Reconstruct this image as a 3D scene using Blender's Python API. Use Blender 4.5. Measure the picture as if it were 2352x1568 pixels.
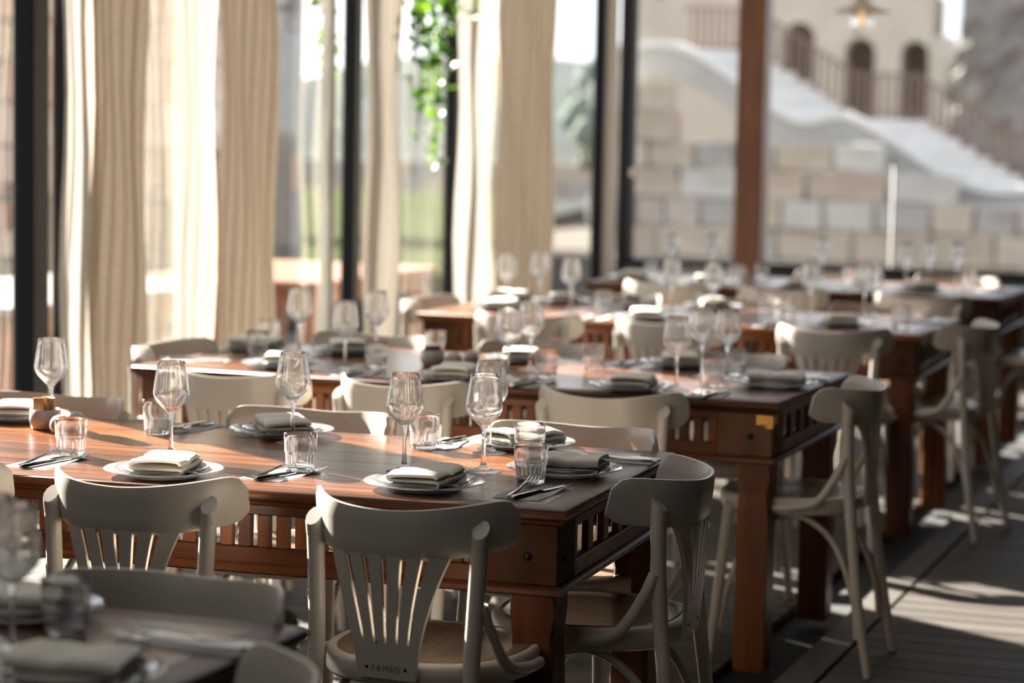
import bpy, bmesh, math, random
from mathutils import Vector, Matrix, Euler
PI = math.pi
R = math.radians
rnd = random.Random(7)
sc = bpy.context.scene
COL = sc.collection
for o in list(bpy.data.objects):
    bpy.data.objects.remove(o)

# ------------------------------------------------------------------ camera
YAW, PITCH, ROLL, EYE, FPX = 0.3373046, 0.0901940, -0.0192196, 1.50290742, 5498.1
fwd = Vector((-math.sin(YAW)*math.cos(PITCH), math.cos(YAW)*math.cos(PITCH), -math.sin(PITCH)))
r0 = Vector((math.cos(YAW), math.sin(YAW), 0)); d0 = fwd.cross(r0)
rt = r0*math.cos(ROLL) + d0*math.sin(ROLL)
dn = d0*math.cos(ROLL) - r0*math.sin(ROLL)
cam = bpy.data.cameras.new('camera'); camo = bpy.data.objects.new('camera', cam); COL.objects.link(camo)
m = Matrix.Identity(4)
for i in range(3):
    m[i][0] = rt[i]; m[i][1] = -dn[i]; m[i][2] = -fwd[i]
m.translation = (0, 0, EYE)
camo.matrix_world = m
cam.sensor_width = 36; cam.lens = 36*FPX/2352
cam.clip_start = .05; cam.clip_end = 2000
cam.dof.use_dof = True
cam.dof.focus_distance = 5.0
cam.dof.aperture_fstop = 2.7
sc.camera = camo

# ------------------------------------------------------------------ sky, sun, exposure
SUN_AZ, SUN_EL = R(58.7), R(27)          # azimuth measured from +Y towards -X
SUN_ENERGY, SKY, EXPOSURE = 31.0, 1.0, 0.68
w = bpy.data.worlds.new('sky'); sc.world = w; w.use_nodes = True
nt = w.node_tree; nt.nodes.clear()
out = nt.nodes.new('ShaderNodeOutputWorld'); bg = nt.nodes.new('ShaderNodeBackground')
# pale hazy winter sky: gradient over elevation with soft broken cloud, the same all round
tc = nt.nodes.new('ShaderNodeTexCoord'); sx = nt.nodes.new('ShaderNodeSeparateXYZ')
gr = nt.nodes.new('ShaderNodeValToRGB'); ge = gr.color_ramp.elements
ge[0].position = 0.0; ge[0].color = (.78, .86, .92, 1); ge[1].position = .8; ge[1].color = (.30, .44, .70, 1)
e2 = ge.new(.22); e2.color = (.60, .72, .86, 1)
cn = nt.nodes.new('ShaderNodeTexNoise'); cn.inputs['Scale'].default_value = 2.6; cn.inputs['Detail'].default_value = 6
cr = nt.nodes.new('ShaderNodeValToRGB'); cr.color_ramp.elements[0].position = .42; cr.color_ramp.elements[1].position = .60
cm = nt.nodes.new('ShaderNodeMix'); cm.data_type = 'RGBA'; cm.inputs[7].default_value = (1.7, 1.73, 1.78, 1)
nt.links.new(tc.outputs['Generated'], sx.inputs[0]); nt.links.new(sx.outputs[2], gr.inputs[0])
nt.links.new(tc.outputs['Generated'], cn.inputs['Vector']); nt.links.new(cn.outputs[0], cr.inputs[0])
nt.links.new(cr.outputs[0], cm.inputs[0]); nt.links.new(gr.outputs[0], cm.inputs[6])
bg.inputs[1].default_value = SKY
nt.links.new(cm.outputs[2], bg.inputs[0]); nt.links.new(bg.outputs[0], out.inputs[0])
sun = bpy.data.lights.new('sun', 'SUN'); suno = bpy.data.objects.new('sun', sun); COL.objects.link(suno)
sun.energy = SUN_ENERGY; sun.angle = R(0.55); sun.color = (1, .95, .87)
sd = Vector((-math.sin(SUN_AZ)*math.cos(SUN_EL), math.cos(SUN_AZ)*math.cos(SUN_EL), math.sin(SUN_EL)))
suno.rotation_euler = sd.to_track_quat('Z', 'Y').to_euler()
suno.location = (-30, 20, 20)
vs = sc.view_settings
sc.display_settings.display_device = 'sRGB'
vs.view_transform = 'Standard'; vs.look = 'None'; vs.exposure = EXPOSURE; vs.gamma = 1; vs.use_curve_mapping = False
sc.cycles.max_bounces = 14; sc.cycles.transparent_max_bounces = 40; sc.cycles.transmission_bounces = 12
sc.cycles.glossy_bounces = 6; sc.cycles.diffuse_bounces = 5
sc.cycles.caustics_reflective = False; sc.cycles.caustics_refractive = False
sc.cycles.sample_clamp_indirect = 6

# ------------------------------------------------------------------ helpers: materials
def newmat(name):
    m = bpy.data.materials.new(name); m.use_nodes = True
    nt = m.node_tree; nt.nodes.clear()
    o = nt.nodes.new('ShaderNodeOutputMaterial')
    return m, nt, o
def N(nt, t, **kw):
    n = nt.nodes.new(t)
    for k, v in kw.items():
        if k in n.inputs: n.inputs[k].default_value = v
        else: setattr(n, k, v)
    return n
def L(nt, a, b): nt.links.new(a, b)
def ramp(nt, stops):
    n = nt.nodes.new('ShaderNodeValToRGB'); e = n.color_ramp.elements
    while len(e) < len(stops): e.new(.5)
    for i, (p, c) in enumerate(stops):
        e[i].position = p; e[i].color = (*c, 1)
    return n
def simple(name, col, rough=.5, metal=0, coat=0, spec=.5, noise=None, scale=8, bump=0, stretch=(1, 1, 1)):
    """principled material, optionally mottled by a noise between col and the colour `noise`"""
    m, nt, o = newmat(name)
    p = N(nt, 'ShaderNodeBsdfPrincipled'); p.inputs['Roughness'].default_value = rough
    p.inputs['Metallic'].default_value = metal; p.inputs['Coat Weight'].default_value = coat
    p.inputs['Specular IOR Level'].default_value = spec
    p.inputs['Base Color'].default_value = (*col, 1)
    if noise or bump:
        tc = N(nt, 'ShaderNodeTexCoord'); mp = N(nt, 'ShaderNodeMapping'); mp.inputs['Scale'].default_value = stretch
        L(nt, tc.outputs['Object'], mp.inputs[0])
        nz = N(nt, 'ShaderNodeTexNoise'); nz.inputs['Scale'].default_value = scale; nz.inputs['Detail'].default_value = 6
        L(nt, mp.outputs[0], nz.inputs['Vector'])
        if noise:
            oi = N(nt, 'ShaderNodeObjectInfo')
            ad = N(nt, 'ShaderNodeMath', operation='MULTIPLY_ADD'); ad.inputs[1].default_value = .5; 
            L(nt, oi.outputs['Random'], ad.inputs[0]); 
            sb = N(nt, 'ShaderNodeMath', operation='SUBTRACT'); sb.inputs[1].default_value = .25
            L(nt, nz.outputs[0], sb.inputs[0]); L(nt, sb.outputs[0], ad.inputs[2])
            rp = ramp(nt, [(.3, col), (.7, noise)]); L(nt, ad.outputs[0], rp.inputs[0])
            L(nt, rp.outputs[0], p.inputs['Base Color'])
        if bump:
            b = N(nt, 'ShaderNodeBump'); b.inputs['Strength'].default_value = bump; b.inputs['Distance'].default_value = .004
            L(nt, nz.outputs[0], b.inputs['Height']); L(nt, b.outputs[0], p.inputs['Normal'])
    L(nt, p.outputs[0], o.inputs[0])
    return m
def m_tablewood(name, dark, mid, light, rough=.28, axis=0, spec=.5, coat=.15):
    m, nt, o = newmat(name)
    p = N(nt, 'ShaderNodeBsdfPrincipled'); tc = N(nt, 'ShaderNodeTexCoord'); oi = N(nt, 'ShaderNodeObjectInfo')
    mp = N(nt, 'ShaderNodeMapping'); s = [9, 9, 9]; s[axis] = .9; mp.inputs['Scale'].default_value = s
    cm = N(nt, 'ShaderNodeCombineXYZ'); ml = N(nt, 'ShaderNodeMath', operation='MULTIPLY'); ml.inputs[1].default_value = 37
    L(nt, oi.outputs['Random'], ml.inputs[0])
    for i in range(3): L(nt, ml.outputs[0], cm.inputs[i])
    L(nt, cm.outputs[0], mp.inputs['Location']); L(nt, tc.outputs['Object'], mp.inputs[0])
    n1 = N(nt, 'ShaderNodeTexNoise'); n1.inputs['Scale'].default_value = .55; n1.inputs['Detail'].default_value = 3; n1.inputs['Distortion'].default_value = .6
    L(nt, mp.outputs[0], n1.inputs['Vector'])
    n2 = N(nt, 'ShaderNodeTexNoise'); n2.inputs['Scale'].default_value = 7; n2.inputs['Detail'].default_value = 8; n2.inputs['Roughness'].default_value = .7
    L(nt, mp.outputs[0], n2.inputs['Vector'])
    wv = N(nt, 'ShaderNodeMath', operation='MULTIPLY'); wv.inputs[1].default_value = 34
    sn = N(nt, 'ShaderNodeMath', operation='SINE'); L(nt, n1.outputs[0], wv.inputs[0]); L(nt, wv.outputs[0], sn.inputs[0])
    a = N(nt, 'ShaderNodeMath', operation='MULTIPLY_ADD'); a.inputs[1].default_value = .10; L(nt, sn.outputs[0], a.inputs[0])
    b = N(nt, 'ShaderNodeMath', operation='MULTIPLY_ADD'); b.inputs[1].default_value = .35; L(nt, n2.outputs[0], b.inputs[0])
    c = N(nt, 'ShaderNodeMath', operation='MULTIPLY_ADD'); c.inputs[1].default_value = .30; c.inputs[2].default_value = .18
    L(nt, oi.outputs['Random'], c.inputs[0]); L(nt, c.outputs[0], b.inputs[2]); L(nt, b.outputs[0], a.inputs[2])
    rp = ramp(nt, [(.22, dark), (.48, mid), (.72, light)]); L(nt, a.outputs[0], rp.inputs[0])
    L(nt, rp.outputs[0], p.inputs['Base Color'])
    p.inputs['Roughness'].default_value = rough; p.inputs['Coat Weight'].default_value = coat; p.inputs['Specular IOR Level'].default_value = spec; p.inputs['Coat Roughness'].default_value = .12
    bp = N(nt, 'ShaderNodeBump'); bp.inputs['Strength'].default_value = .12; bp.inputs['Distance'].default_value = .003
    L(nt, n2.outputs[0], bp.inputs['Height']); L(nt, bp.outputs[0], p.inputs['Normal'])
    L(nt, p.outputs[0], o.inputs[0])
    return m
def m_paint():
    """cream paint on bentwood with small dark chips"""
    m, nt, o = newmat('cream_paint')
    p = N(nt, 'ShaderNodeBsdfPrincipled'); tc = N(nt, 'ShaderNodeTexCoord')
    n1 = N(nt, 'ShaderNodeTexNoise'); n1.inputs['Scale'].default_value = 60; n1.inputs['Detail'].default_value = 8
    L(nt, tc.outputs['Object'], n1.inputs['Vector'])
    g = N(nt, 'ShaderNodeNewGeometry')
    pt = N(nt, 'ShaderNodeMath', operation='SUBTRACT'); pt.inputs[1].default_value = .5; L(nt, g.outputs['Pointiness'], pt.inputs[0])
    ml = N(nt, 'ShaderNodeMath', operation='MULTIPLY_ADD'); ml.inputs[1].default_value = .25; L(nt, pt.outputs[0], ml.inputs[0]); L(nt, n1.outputs[0], ml.inputs[2])
    gt = ramp(nt, [(.735, (0, 0, 0)), (.75, (1, 1, 1))]); L(nt, ml.outputs[0], gt.inputs[0])
    n2 = N(nt, 'ShaderNodeTexNoise'); n2.inputs['Scale'].default_value = 3; L(nt, tc.outputs['Object'], n2.inputs['Vector'])
    rp = ramp(nt, [(.3, (.535, .475, .405)), (.7, (.595, .535, .465))]); L(nt, n2.outputs[0], rp.inputs[0])
    mx = N(nt, 'ShaderNodeMix', data_type='RGBA'); L(nt, gt.outputs[0], mx.inputs[0]); L(nt, rp.outputs[0], mx.inputs[6]); mx.inputs[7].default_value = (.10, .05, .03, 1)
    L(nt, mx.outputs[2], p.inputs['Base Color']); p.inputs['Roughness'].default_value = .32
    L(nt, p.outputs[0], o.inputs[0]); return m
def m_glass(name, tint=(1, 1, 1), lo=.12, power=2.0, milky=0):
    """thin-walled glass: sees straight through face on, refracts and reflects towards grazing"""
    m, nt, o = newmat(name)
    tr = N(nt, 'ShaderNodeBsdfTransparent'); tr.inputs[0].default_value = (*tint, 1)
    gl = N(nt, 'ShaderNodeBsdfGlass'); gl.inputs['IOR'].default_value = 1.5; gl.inputs['Roughness'].default_value = 0
    lw = N(nt, 'ShaderNodeLayerWeight'); lw.inputs[0].default_value = .5
    pw = N(nt, 'ShaderNodeMath', operation='POWER'); pw.inputs[1].default_value = power; L(nt, lw.outputs['Facing'], pw.inputs[0])
    ma = N(nt, 'ShaderNodeMath', operation='MULTIPLY_ADD'); ma.inputs[1].default_value = 1-lo; ma.inputs[2].default_value = lo; ma.use_clamp = True
    L(nt, pw.outputs[0], ma.inputs[0])
    mx = N(nt, 'ShaderNodeMixShader'); L(nt, ma.outputs[0], mx.inputs[0]); L(nt, tr.outputs[0], mx.inputs[1]); L(nt, gl.outputs[0], mx.inputs[2])
    last = mx
    if milky:
        df = N(nt, 'ShaderNodeBsdfDiffuse'); df.inputs[0].default_value = (.85, .87, .9, 1)
        m2 = N(nt, 'ShaderNodeMixShader'); m2.inputs[0].default_value = milky
        L(nt, mx.outputs[0], m2.inputs[1]); L(nt, df.outputs[0], m2.inputs[2]); last = m2
    L(nt, last.outputs[0], o.inputs[0]); return m
def m_pane():
    m, nt, o = newmat('window_glass')
    tr = N(nt, 'ShaderNodeBsdfTransparent'); tr.inputs[0].default_value = (.955, .965, .96, 1)
    gl = N(nt, 'ShaderNodeBsdfGlossy'); gl.inputs['Roughness'].default_value = .02
    fr = N(nt, 'ShaderNodeFresnel'); fr.inputs[0].default_value = 1.45
    hf = N(nt, 'ShaderNodeMath', operation='MULTIPLY'); hf.inputs[1].default_value = .13; L(nt, fr.outputs[0], hf.inputs[0])
    mx = N(nt, 'ShaderNodeMixShader'); L(nt, hf.outputs[0], mx.inputs[0]); L(nt, tr.outputs[0], mx.inputs[1]); L(nt, gl.outputs[0], mx.inputs[2])
    L(nt, mx.outputs[0], o.inputs[0]); return m
def m_cloth(name, c1, c2, trans=.5, sheer=0, weave=260):
    m, nt, o = newmat(name)
    tc = N(nt, 'ShaderNodeTexCoord')
    mp = N(nt, 'ShaderNodeMapping'); mp.inputs['Scale'].default_value = (1, 1, weave/14); L(nt, tc.outputs['Object'], mp.inputs[0])
    nz = N(nt, 'ShaderNodeTexNoise'); nz.inputs['Scale'].default_value = 14; nz.inputs['Detail'].default_value = 4; L(nt, mp.outputs[0], nz.inputs['Vector'])
    rp = ramp(nt, [(.35, c1), (.65, c2)]); L(nt, nz.outputs[0], rp.inputs[0])
    df = N(nt, 'ShaderNodeBsdfDiffuse'); tl = N(nt, 'ShaderNodeBsdfTranslucent')
    L(nt, rp.outputs[0], df.inputs[0]); L(nt, rp.outputs[0], tl.inputs[0])
    mx = N(nt, 'ShaderNodeMixShader'); mx.inputs[0].default_value = trans; L(nt, df.outputs[0], mx.inputs[1]); L(nt, tl.outputs[0], mx.inputs[2])
    last = mx
    if sheer:
        tr = N(nt, 'ShaderNodeBsdfTransparent'); m2 = N(nt, 'ShaderNodeMixShader'); m2.inputs[0].default_value = sheer
        L(nt, mx.outputs[0], m2.inputs[1]); L(nt, tr.outputs[0], m2.inputs[2]); last = m2
    L(nt, last.outputs[0], o.inputs[0]); return m
def m_leaf(name, c1, c2):
    m, nt, o = newmat(name)
    oi = N(nt, 'ShaderNodeObjectInfo'); rp = ramp(nt, [(0, c1), (1, c2)]); L(nt, oi.outputs['Random'], rp.inputs[0])
    df = N(nt, 'ShaderNodeBsdfPrincipled'); df.inputs['Roughness'].default_value = .4; tl = N(nt, 'ShaderNodeBsdfTranslucent')
    L(nt, rp.outputs[0], df.inputs['Base Color']); L(nt, rp.outputs[0], tl.inputs[0])
    mx = N(nt, 'ShaderNodeMixShader'); mx.inputs[0].default_value = .55; L(nt, df.outputs[0], mx.inputs[1]); L(nt, tl.outputs[0], mx.inputs[2])
    L(nt, mx.outputs[0], o.inputs[0]); return m

M = {}
M['top'] = m_tablewood('varnished_table_wood', (.020, .008, .004), (.115, .034, .010), (.26, .086, .023), rough=.25, axis=0, spec=.38, coat=.04)
M['frame'] = m_tablewood('table_frame_wood', (.03, .010, .005), (.10, .030, .010), (.18, .060, .018), rough=.36, axis=0, spec=.22, coat=0)
M['leg'] = m_tablewood('table_leg_wood', (.035, .011, .005), (.11, .033, .011), (.19, .062, .019), rough=.38, axis=2, spec=.22, coat=0)
M['paint'] = m_paint()
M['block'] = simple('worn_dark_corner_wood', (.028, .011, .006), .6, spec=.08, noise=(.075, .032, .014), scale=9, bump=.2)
M['seat'] = m_tablewood('worn_seat_veneer', (.12, .076, .046), (.19, .125, .08), (.26, .18, .12), rough=.32, axis=1)
M['glass'] = m_glass('wine_glass_crystal', lo=.62, power=1.0)
M['tumbler'] = m_glass('pressed_glass', lo=.75, power=1.0)
M['plate'] = m_glass('ribbed_plate_glass', lo=.5, power=.9, milky=.13)
M['pane'] = m_pane()
M['linen'] = simple('napkin_linen', (.78, .73, .63), .9, noise=(.82, .77, .68), scale=60, bump=.25)
M['paper'] = simple('paper_napkin_white', (.80, .79, .77), .85, noise=(.84, .83, .81), scale=40)
M['steel'] = simple('cutlery_steel', (.55, .54, .52), .16, metal=1)
M['stone_glaze'] = simple('grey_glazed_ceramic', (.42, .38, .35), .22, noise=(.47, .43, .39), scale=5)
M['dark_lid'] = simple('dark_pot_filling', (.05, .035, .03), .5)
M['packet'] = simple('brown_sugar_packet', (.40, .22, .09), .6, noise=(.55, .34, .16), scale=30)
M['iron'] = simple('dark_iron', (.025, .02, .018), .4, metal=.6)
M['brass'] = simple('old_brass', (.55, .32, .07), .38, metal=.8, noise=(.38, .20, .05), scale=30)
M['black'] = simple('black_painted_steel', (.006, .006, .007), .55, spec=.12)
M['greyframe'] = simple('grey_painted_frame', (.06, .057, .054), .6, spec=.15)
M['beige'] = simple('beige_plaster', (.50, .42, .32), .8, noise=(.54, .46, .36), scale=6)
M['linen_curtain'] = m_cloth('linen_curtain', (.46, .365, .27), (.53, .435, .335), trans=.038)
M['cream_curtain'] = m_cloth('cream_curtain', (.64, .58, .50), (.70, .64, .56), trans=.17)
M['flat'] = m_cloth('flat_curtain_cloth', (.60, .52, .43), (.66, .58, .49), trans=.085)
M['sheer'] = m_cloth('sheer_curtain', (.80, .77, .68), (.84, .82, .74), trans=.03, sheer=.72)
M['column'] = m_tablewood('stained_column_wood', (.10, .035, .012), (.16, .058, .022), (.22, .085, .035), rough=.5, axis=2)
M['ceil_boards'] = simple('dark_shading_boards', (.06, .045, .035), .7)
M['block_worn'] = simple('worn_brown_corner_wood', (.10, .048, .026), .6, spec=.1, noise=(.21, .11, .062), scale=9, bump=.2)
M['ceil'] = m_cloth('light_fill_canvas', (.68, .69, .70), (.72, .73, .74), trans=.08)
M['plaster'] = simple('dark_wall_panelling', (.12, .09, .07), .7)
M['engrave'] = simple('engraved_shadow_grey', (.22, .19, .15), .7)
def m_deck(name, a, b, grooves=True):
    m, nt, o = newmat(name)
    p = N(nt, 'ShaderNodeBsdfPrincipled'); tc = N(nt, 'ShaderNodeTexCoord'); oi = N(nt, 'ShaderNodeObjectInfo')
    mp = N(nt, 'ShaderNodeMapping'); mp.inputs['Scale'].default_value = (1.5, 22, 22); L(nt, tc.outputs['Object'], mp.inputs[0])
    nz = N(nt, 'ShaderNodeTexNoise'); nz.inputs['Scale'].default_value = 1.5; nz.inputs['Detail'].default_value = 7; L(nt, mp.outputs[0], nz.inputs['Vector'])
    ad = N(nt, 'ShaderNodeMath', operation='MULTIPLY_ADD'); ad.inputs[1].default_value = .35; L(nt, oi.outputs['Random'], ad.inputs[0])
    sb = N(nt, 'ShaderNodeMath', operation='SUBTRACT'); sb.inputs[1].default_value = .17; L(nt, nz.outputs[0], sb.inputs[0]); L(nt, sb.outputs[0], ad.inputs[2])
    rp = ramp(nt, [(.3, a), (.7, b)]); L(nt, ad.outputs[0], rp.inputs[0]); L(nt, rp.outputs[0], p.inputs['Base Color'])
    p.inputs['Roughness'].default_value = .55; p.inputs['Specular IOR Level'].default_value = .2
    bp = N(nt, 'ShaderNodeBump'); bp.inputs['Strength'].default_value = .5; bp.inputs['Distance'].default_value = .004
    if grooves:
        sx = N(nt, 'ShaderNodeSeparateXYZ'); L(nt, tc.outputs['Object'], sx.inputs[0])
        mm = N(nt, 'ShaderNodeMath', operation='MULTIPLY'); mm.inputs[1].default_value = 2*PI/.012; L(nt, sx.outputs[1], mm.inputs[0])
        sn = N(nt, 'ShaderNodeMath', operation='SINE'); L(nt, mm.outputs[0], sn.inputs[0]); L(nt, sn.outputs[0], bp.inputs['Height'])
    else: L(nt, nz.outputs[0], bp.inputs['Height'])
    L(nt, bp.outputs[0], p.inputs['Normal']); L(nt, p.outputs[0], o.inputs[0]); return m
M['deck'] = m_deck('weathered_deck_board', (.068, .057, .049), (.12, .102, .088))
M['deck_smooth'] = m_deck('smooth_deck_board', (.078, .067, .058), (.12, .104, .088), False)
M['slab'] = simple('dark_subfloor', (.02, .018, .016), .8)
STONES = [simple('stone_'+n, c, .95, noise=c2, scale=2.2, bump=.6) for n, c, c2 in (
    ('grey', (.26, .24, .23), (.34, .31, .29)), ('tan', (.36, .29, .23), (.43, .36, .29)), ('pale', (.40, .37, .34), (.47, .44, .40)), ('rose', (.38, .32, .28), (.44, .37, .33)))]
WARM = [simple('warm_stone_'+n, c, .95, noise=c2, scale=2.2, bump=.6) for n, c, c2 in (
    ('rust', (.42, .25, .18), (.52, .34, .25)), ('pink', (.52, .38, .31), (.60, .46, .38)), ('ochre', (.50, .36, .26), (.58, .44, .33)))]
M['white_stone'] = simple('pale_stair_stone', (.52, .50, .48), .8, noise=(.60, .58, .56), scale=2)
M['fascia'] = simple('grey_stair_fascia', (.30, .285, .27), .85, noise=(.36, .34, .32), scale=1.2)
M['darkrock'] = simple('dark_rough_rock', (.17, .15, .14), .95, noise=(.27, .24, .21), scale=1.6, bump=.8)
M['fort'] = simple('fort_wall_stone', (.42, .37, .31), .95, noise=(.49, .44, .37), scale=.8, bump=.4)
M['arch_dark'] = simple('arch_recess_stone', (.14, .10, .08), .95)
M['bar'] = simple('rusty_brown_bars', (.15, .095, .075), .6)
M['lawn'] = simple('lawn_green', (.050, .070, .014), .95, spec=.04, noise=(.075, .090, .022), scale=.6)
M['paving'] = simple('terrace_paving', (.085, .08, .08), .8, spec=.04, noise=(.11, .105, .10), scale=2)
M['earth'] = simple('bare_earth', (.09, .078, .065), .95, spec=.04, noise=(.12, .10, .085), scale=.5)
M['hill'] = simple('hazy_hillside', (.036, .042, .038), .95, spec=.04, noise=(.055, .060, .052), scale=.12)
M['leaf'] = m_leaf('ivy_leaf', (.022, .075, .004), (.12, .23, .012))
M['treeleaf'] = simple('dark_tree_foliage', (.05, .065, .035), .9, noise=(.10, .12, .06), scale=3)
M['bark'] = simple('grey_bark', (.14, .125, .11), .95, noise=(.20, .18, .16), scale=6)
M['terrace_wood'] = simple('terrace_table_wood', (.26, .10, .045), .4, noise=(.33, .14, .065), scale=5, stretch=(.5, 5, 5))
M['pinkpaint'] = simple('terrace_table_pale_top', (.24, .20, .195), .5)
M['whitemetal'] = simple('white_painted_metal', (.30, .30, .29), .6)
M['enamel'] = simple('cream_enamel_shade', (.42, .35, .24), .4)
M['bulb'] = m_glass('clear_lamp_glass', lo=.2, power=1.2)
m, nt, o = newmat('glowing_filament'); e = N(nt, 'ShaderNodeEmission'); e.inputs[0].default_value = (1, .55, .18, 1); e.inputs[1].default_value = .7; L(nt, e.outputs[0], o.inputs[0]); M['filament'] = m

# ------------------------------------------------------------------ helpers: meshes and objects
def link(name, me, mat=None, parent=None, smooth=None):
    o = bpy.data.objects.new(name, me); COL.objects.link(o)
    if mat: me.materials.append(mat)
    if parent: o.parent = parent
    if smooth is not None:
        for p in me.polygons: p.use_smooth = smooth
    return o
def obj(name, bm, mat=None, parent=None, smooth=False, auto=None):
    bmesh.ops.recalc_face_normals(bm, faces=bm.faces[:])
    me = bpy.data.meshes.new(name); bm.to_mesh(me); bm.free()
    if auto is not None:
        for p in me.polygons: p.use_smooth = True
        me.set_sharp_from_angle(angle=R(auto))
        smooth = None
    return link(name, me, mat, parent, smooth)
def inst(name, me, parent=None, loc=(0, 0, 0), rot=(0, 0, 0), scale=(1, 1, 1)):
    o = bpy.data.objects.new(name, me); COL.objects.link(o)
    if parent: o.parent = parent
    o.location = loc; o.rotation_euler = rot; o.scale = scale
    return o
def tag(o, label, cat, group=None):
    o['label'] = label; o['category'] = cat
    if group: o['group'] = group
    return o
def thing(name, label=None, cat=None, loc=(0, 0, 0), rz=0, group=None):
    o = bpy.data.objects.new(name, None); COL.objects.link(o); o.location = loc; o.rotation_euler = (0, 0, rz)
    o.empty_display_size = .1
    if label: tag(o, label, cat, group)
    return o
def struct(o): o['kind'] = 'structure'; return o
CHILD = {}
def dup(root, loc, rz=0, label=None, group=None):
    kids = [(c, [g for g in bpy.data.objects if g.parent == c]) for c in bpy.data.objects if c.parent == root] if root.name not in CHILD else CHILD[root.name]
    CHILD[root.name] = kids
    r = root.copy(); COL.objects.link(r); r.location = loc; r.rotation_euler = (0, 0, rz)
    if label: r['label'] = label
    if group: r['group'] = group
    for c, gs in kids:
        d = c.copy(); COL.objects.link(d); d.parent = r
        for g in gs:
            e = g.copy(); COL.objects.link(e); e.parent = d
    return r
def add_box(bm, x0, x1, y0, y1, z0, z1, bev=0, seg=1):
    r = bmesh.ops.create_cube(bm, size=1)
    for v in r['verts']:
        v.co = Vector(((x0+x1)/2+v.co.x*(x1-x0), (y0+y1)/2+v.co.y*(y1-y0), (z0+z1)/2+v.co.z*(z1-z0)))
    if bev:
        es = list({e for v in r['verts'] for e in v.link_edges})
        bmesh.ops.bevel(bm, geom=es, offset=bev, segments=seg, affect='EDGES', profile=.6)
def box(name, x0, x1, y0, y1, z0, z1, mat, parent=None, bev=0, seg=1):
    bm = bmesh.new(); add_box(bm, x0, x1, y0, y1, z0, z1, bev, seg)
    return obj(name, bm, mat, parent)
def add_loops(bm, loops, closed_ring=True, cap=True):
    vs = [[bm.verts.new(p) for p in lp] for lp in loops]
    n = len(vs[0])
    for a, b in zip(vs, vs[1:]):
        for i in range(n if closed_ring else n-1):
            j = (i+1) % n
            bm.faces.new((a[i], a[j], b[j], b[i]))
    if cap and closed_ring:
        bm.faces.new(vs[0][::-1]); bm.faces.new(vs[-1])
    return vs
def add_tube(bm, pts, rad, seg=8, flat=1.0):
    pts = [Vector(p) for p in pts]; rad = rad if isinstance(rad, (list, tuple)) else [rad]*len(pts)
    loops = []; ref = None
    for i, p in enumerate(pts):
        t = (pts[min(i+1, len(pts)-1)]-pts[max(i-1, 0)]).normalized()
        if ref is None: ref = Vector((1, 0, 0)) if abs(t.x) < .9 else Vector((0, 1, 0))
        u = (ref - t*ref.dot(t)).normalized(); v = t.cross(u); ref = u
        loops.append([p + u*(math.cos(2*PI*k/seg)*rad[i]) + v*(math.sin(2*PI*k/seg)*rad[i]*flat) for k in range(seg)])
    add_loops(bm, loops)
def smooth_pts(ctrl, n=6):
    ctrl = [Vector(c) for c in ctrl]; P = [ctrl[0]*2-ctrl[1]]+ctrl+[ctrl[-1]*2-ctrl[-2]]; out = []
    for i in range(1, len(P)-2):
        for k in range(n):
            t = k/n; a, b, c, d = P[i-1], P[i], P[i+1], P[i+2]
            out.append(.5*((2*b)+(c-a)*t+(2*a-5*b+4*c-d)*t*t+(3*b-a-3*c+d)*t**3))
    out.append(ctrl[-1]); return out
def add_lathe(bm, prof, seg=32, fn=None, c=(0, 0, 0), close=False):
    """prof: (r, z) list; fn(i, angle) multiplies r; ends at r=0 are merged; close joins last ring to the first"""
    rings = []
    for i, (r, z) in enumerate(prof):
        if r < 1e-6: rings.append([bm.verts.new((c[0], c[1], c[2]+z))])
        else:
            ring = []
            for k in range(seg):
                a = 2*PI*k/seg; rr = r*(fn(i, a) if fn else 1)
                ring.append(bm.verts.new((c[0]+rr*math.cos(a), c[1]+rr*math.sin(a), c[2]+z)))
            rings.append(ring)
    pairs = list(zip(rings, rings[1:])) + ([(rings[-1], rings[0])] if close else [])
    for a, b in pairs:
        for k in range(seg):
            j = (k+1) % seg
            if len(a) == 1 and len(b) == 1: continue
            if len(a) == 1: bm.faces.new((a[0], b[k], b[j]))
            elif len(b) == 1: bm.faces.new((a[k], a[j], b[0]))
            else: bm.faces.new((a[k], a[j], b[j], b[k]))
    return rings
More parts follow.
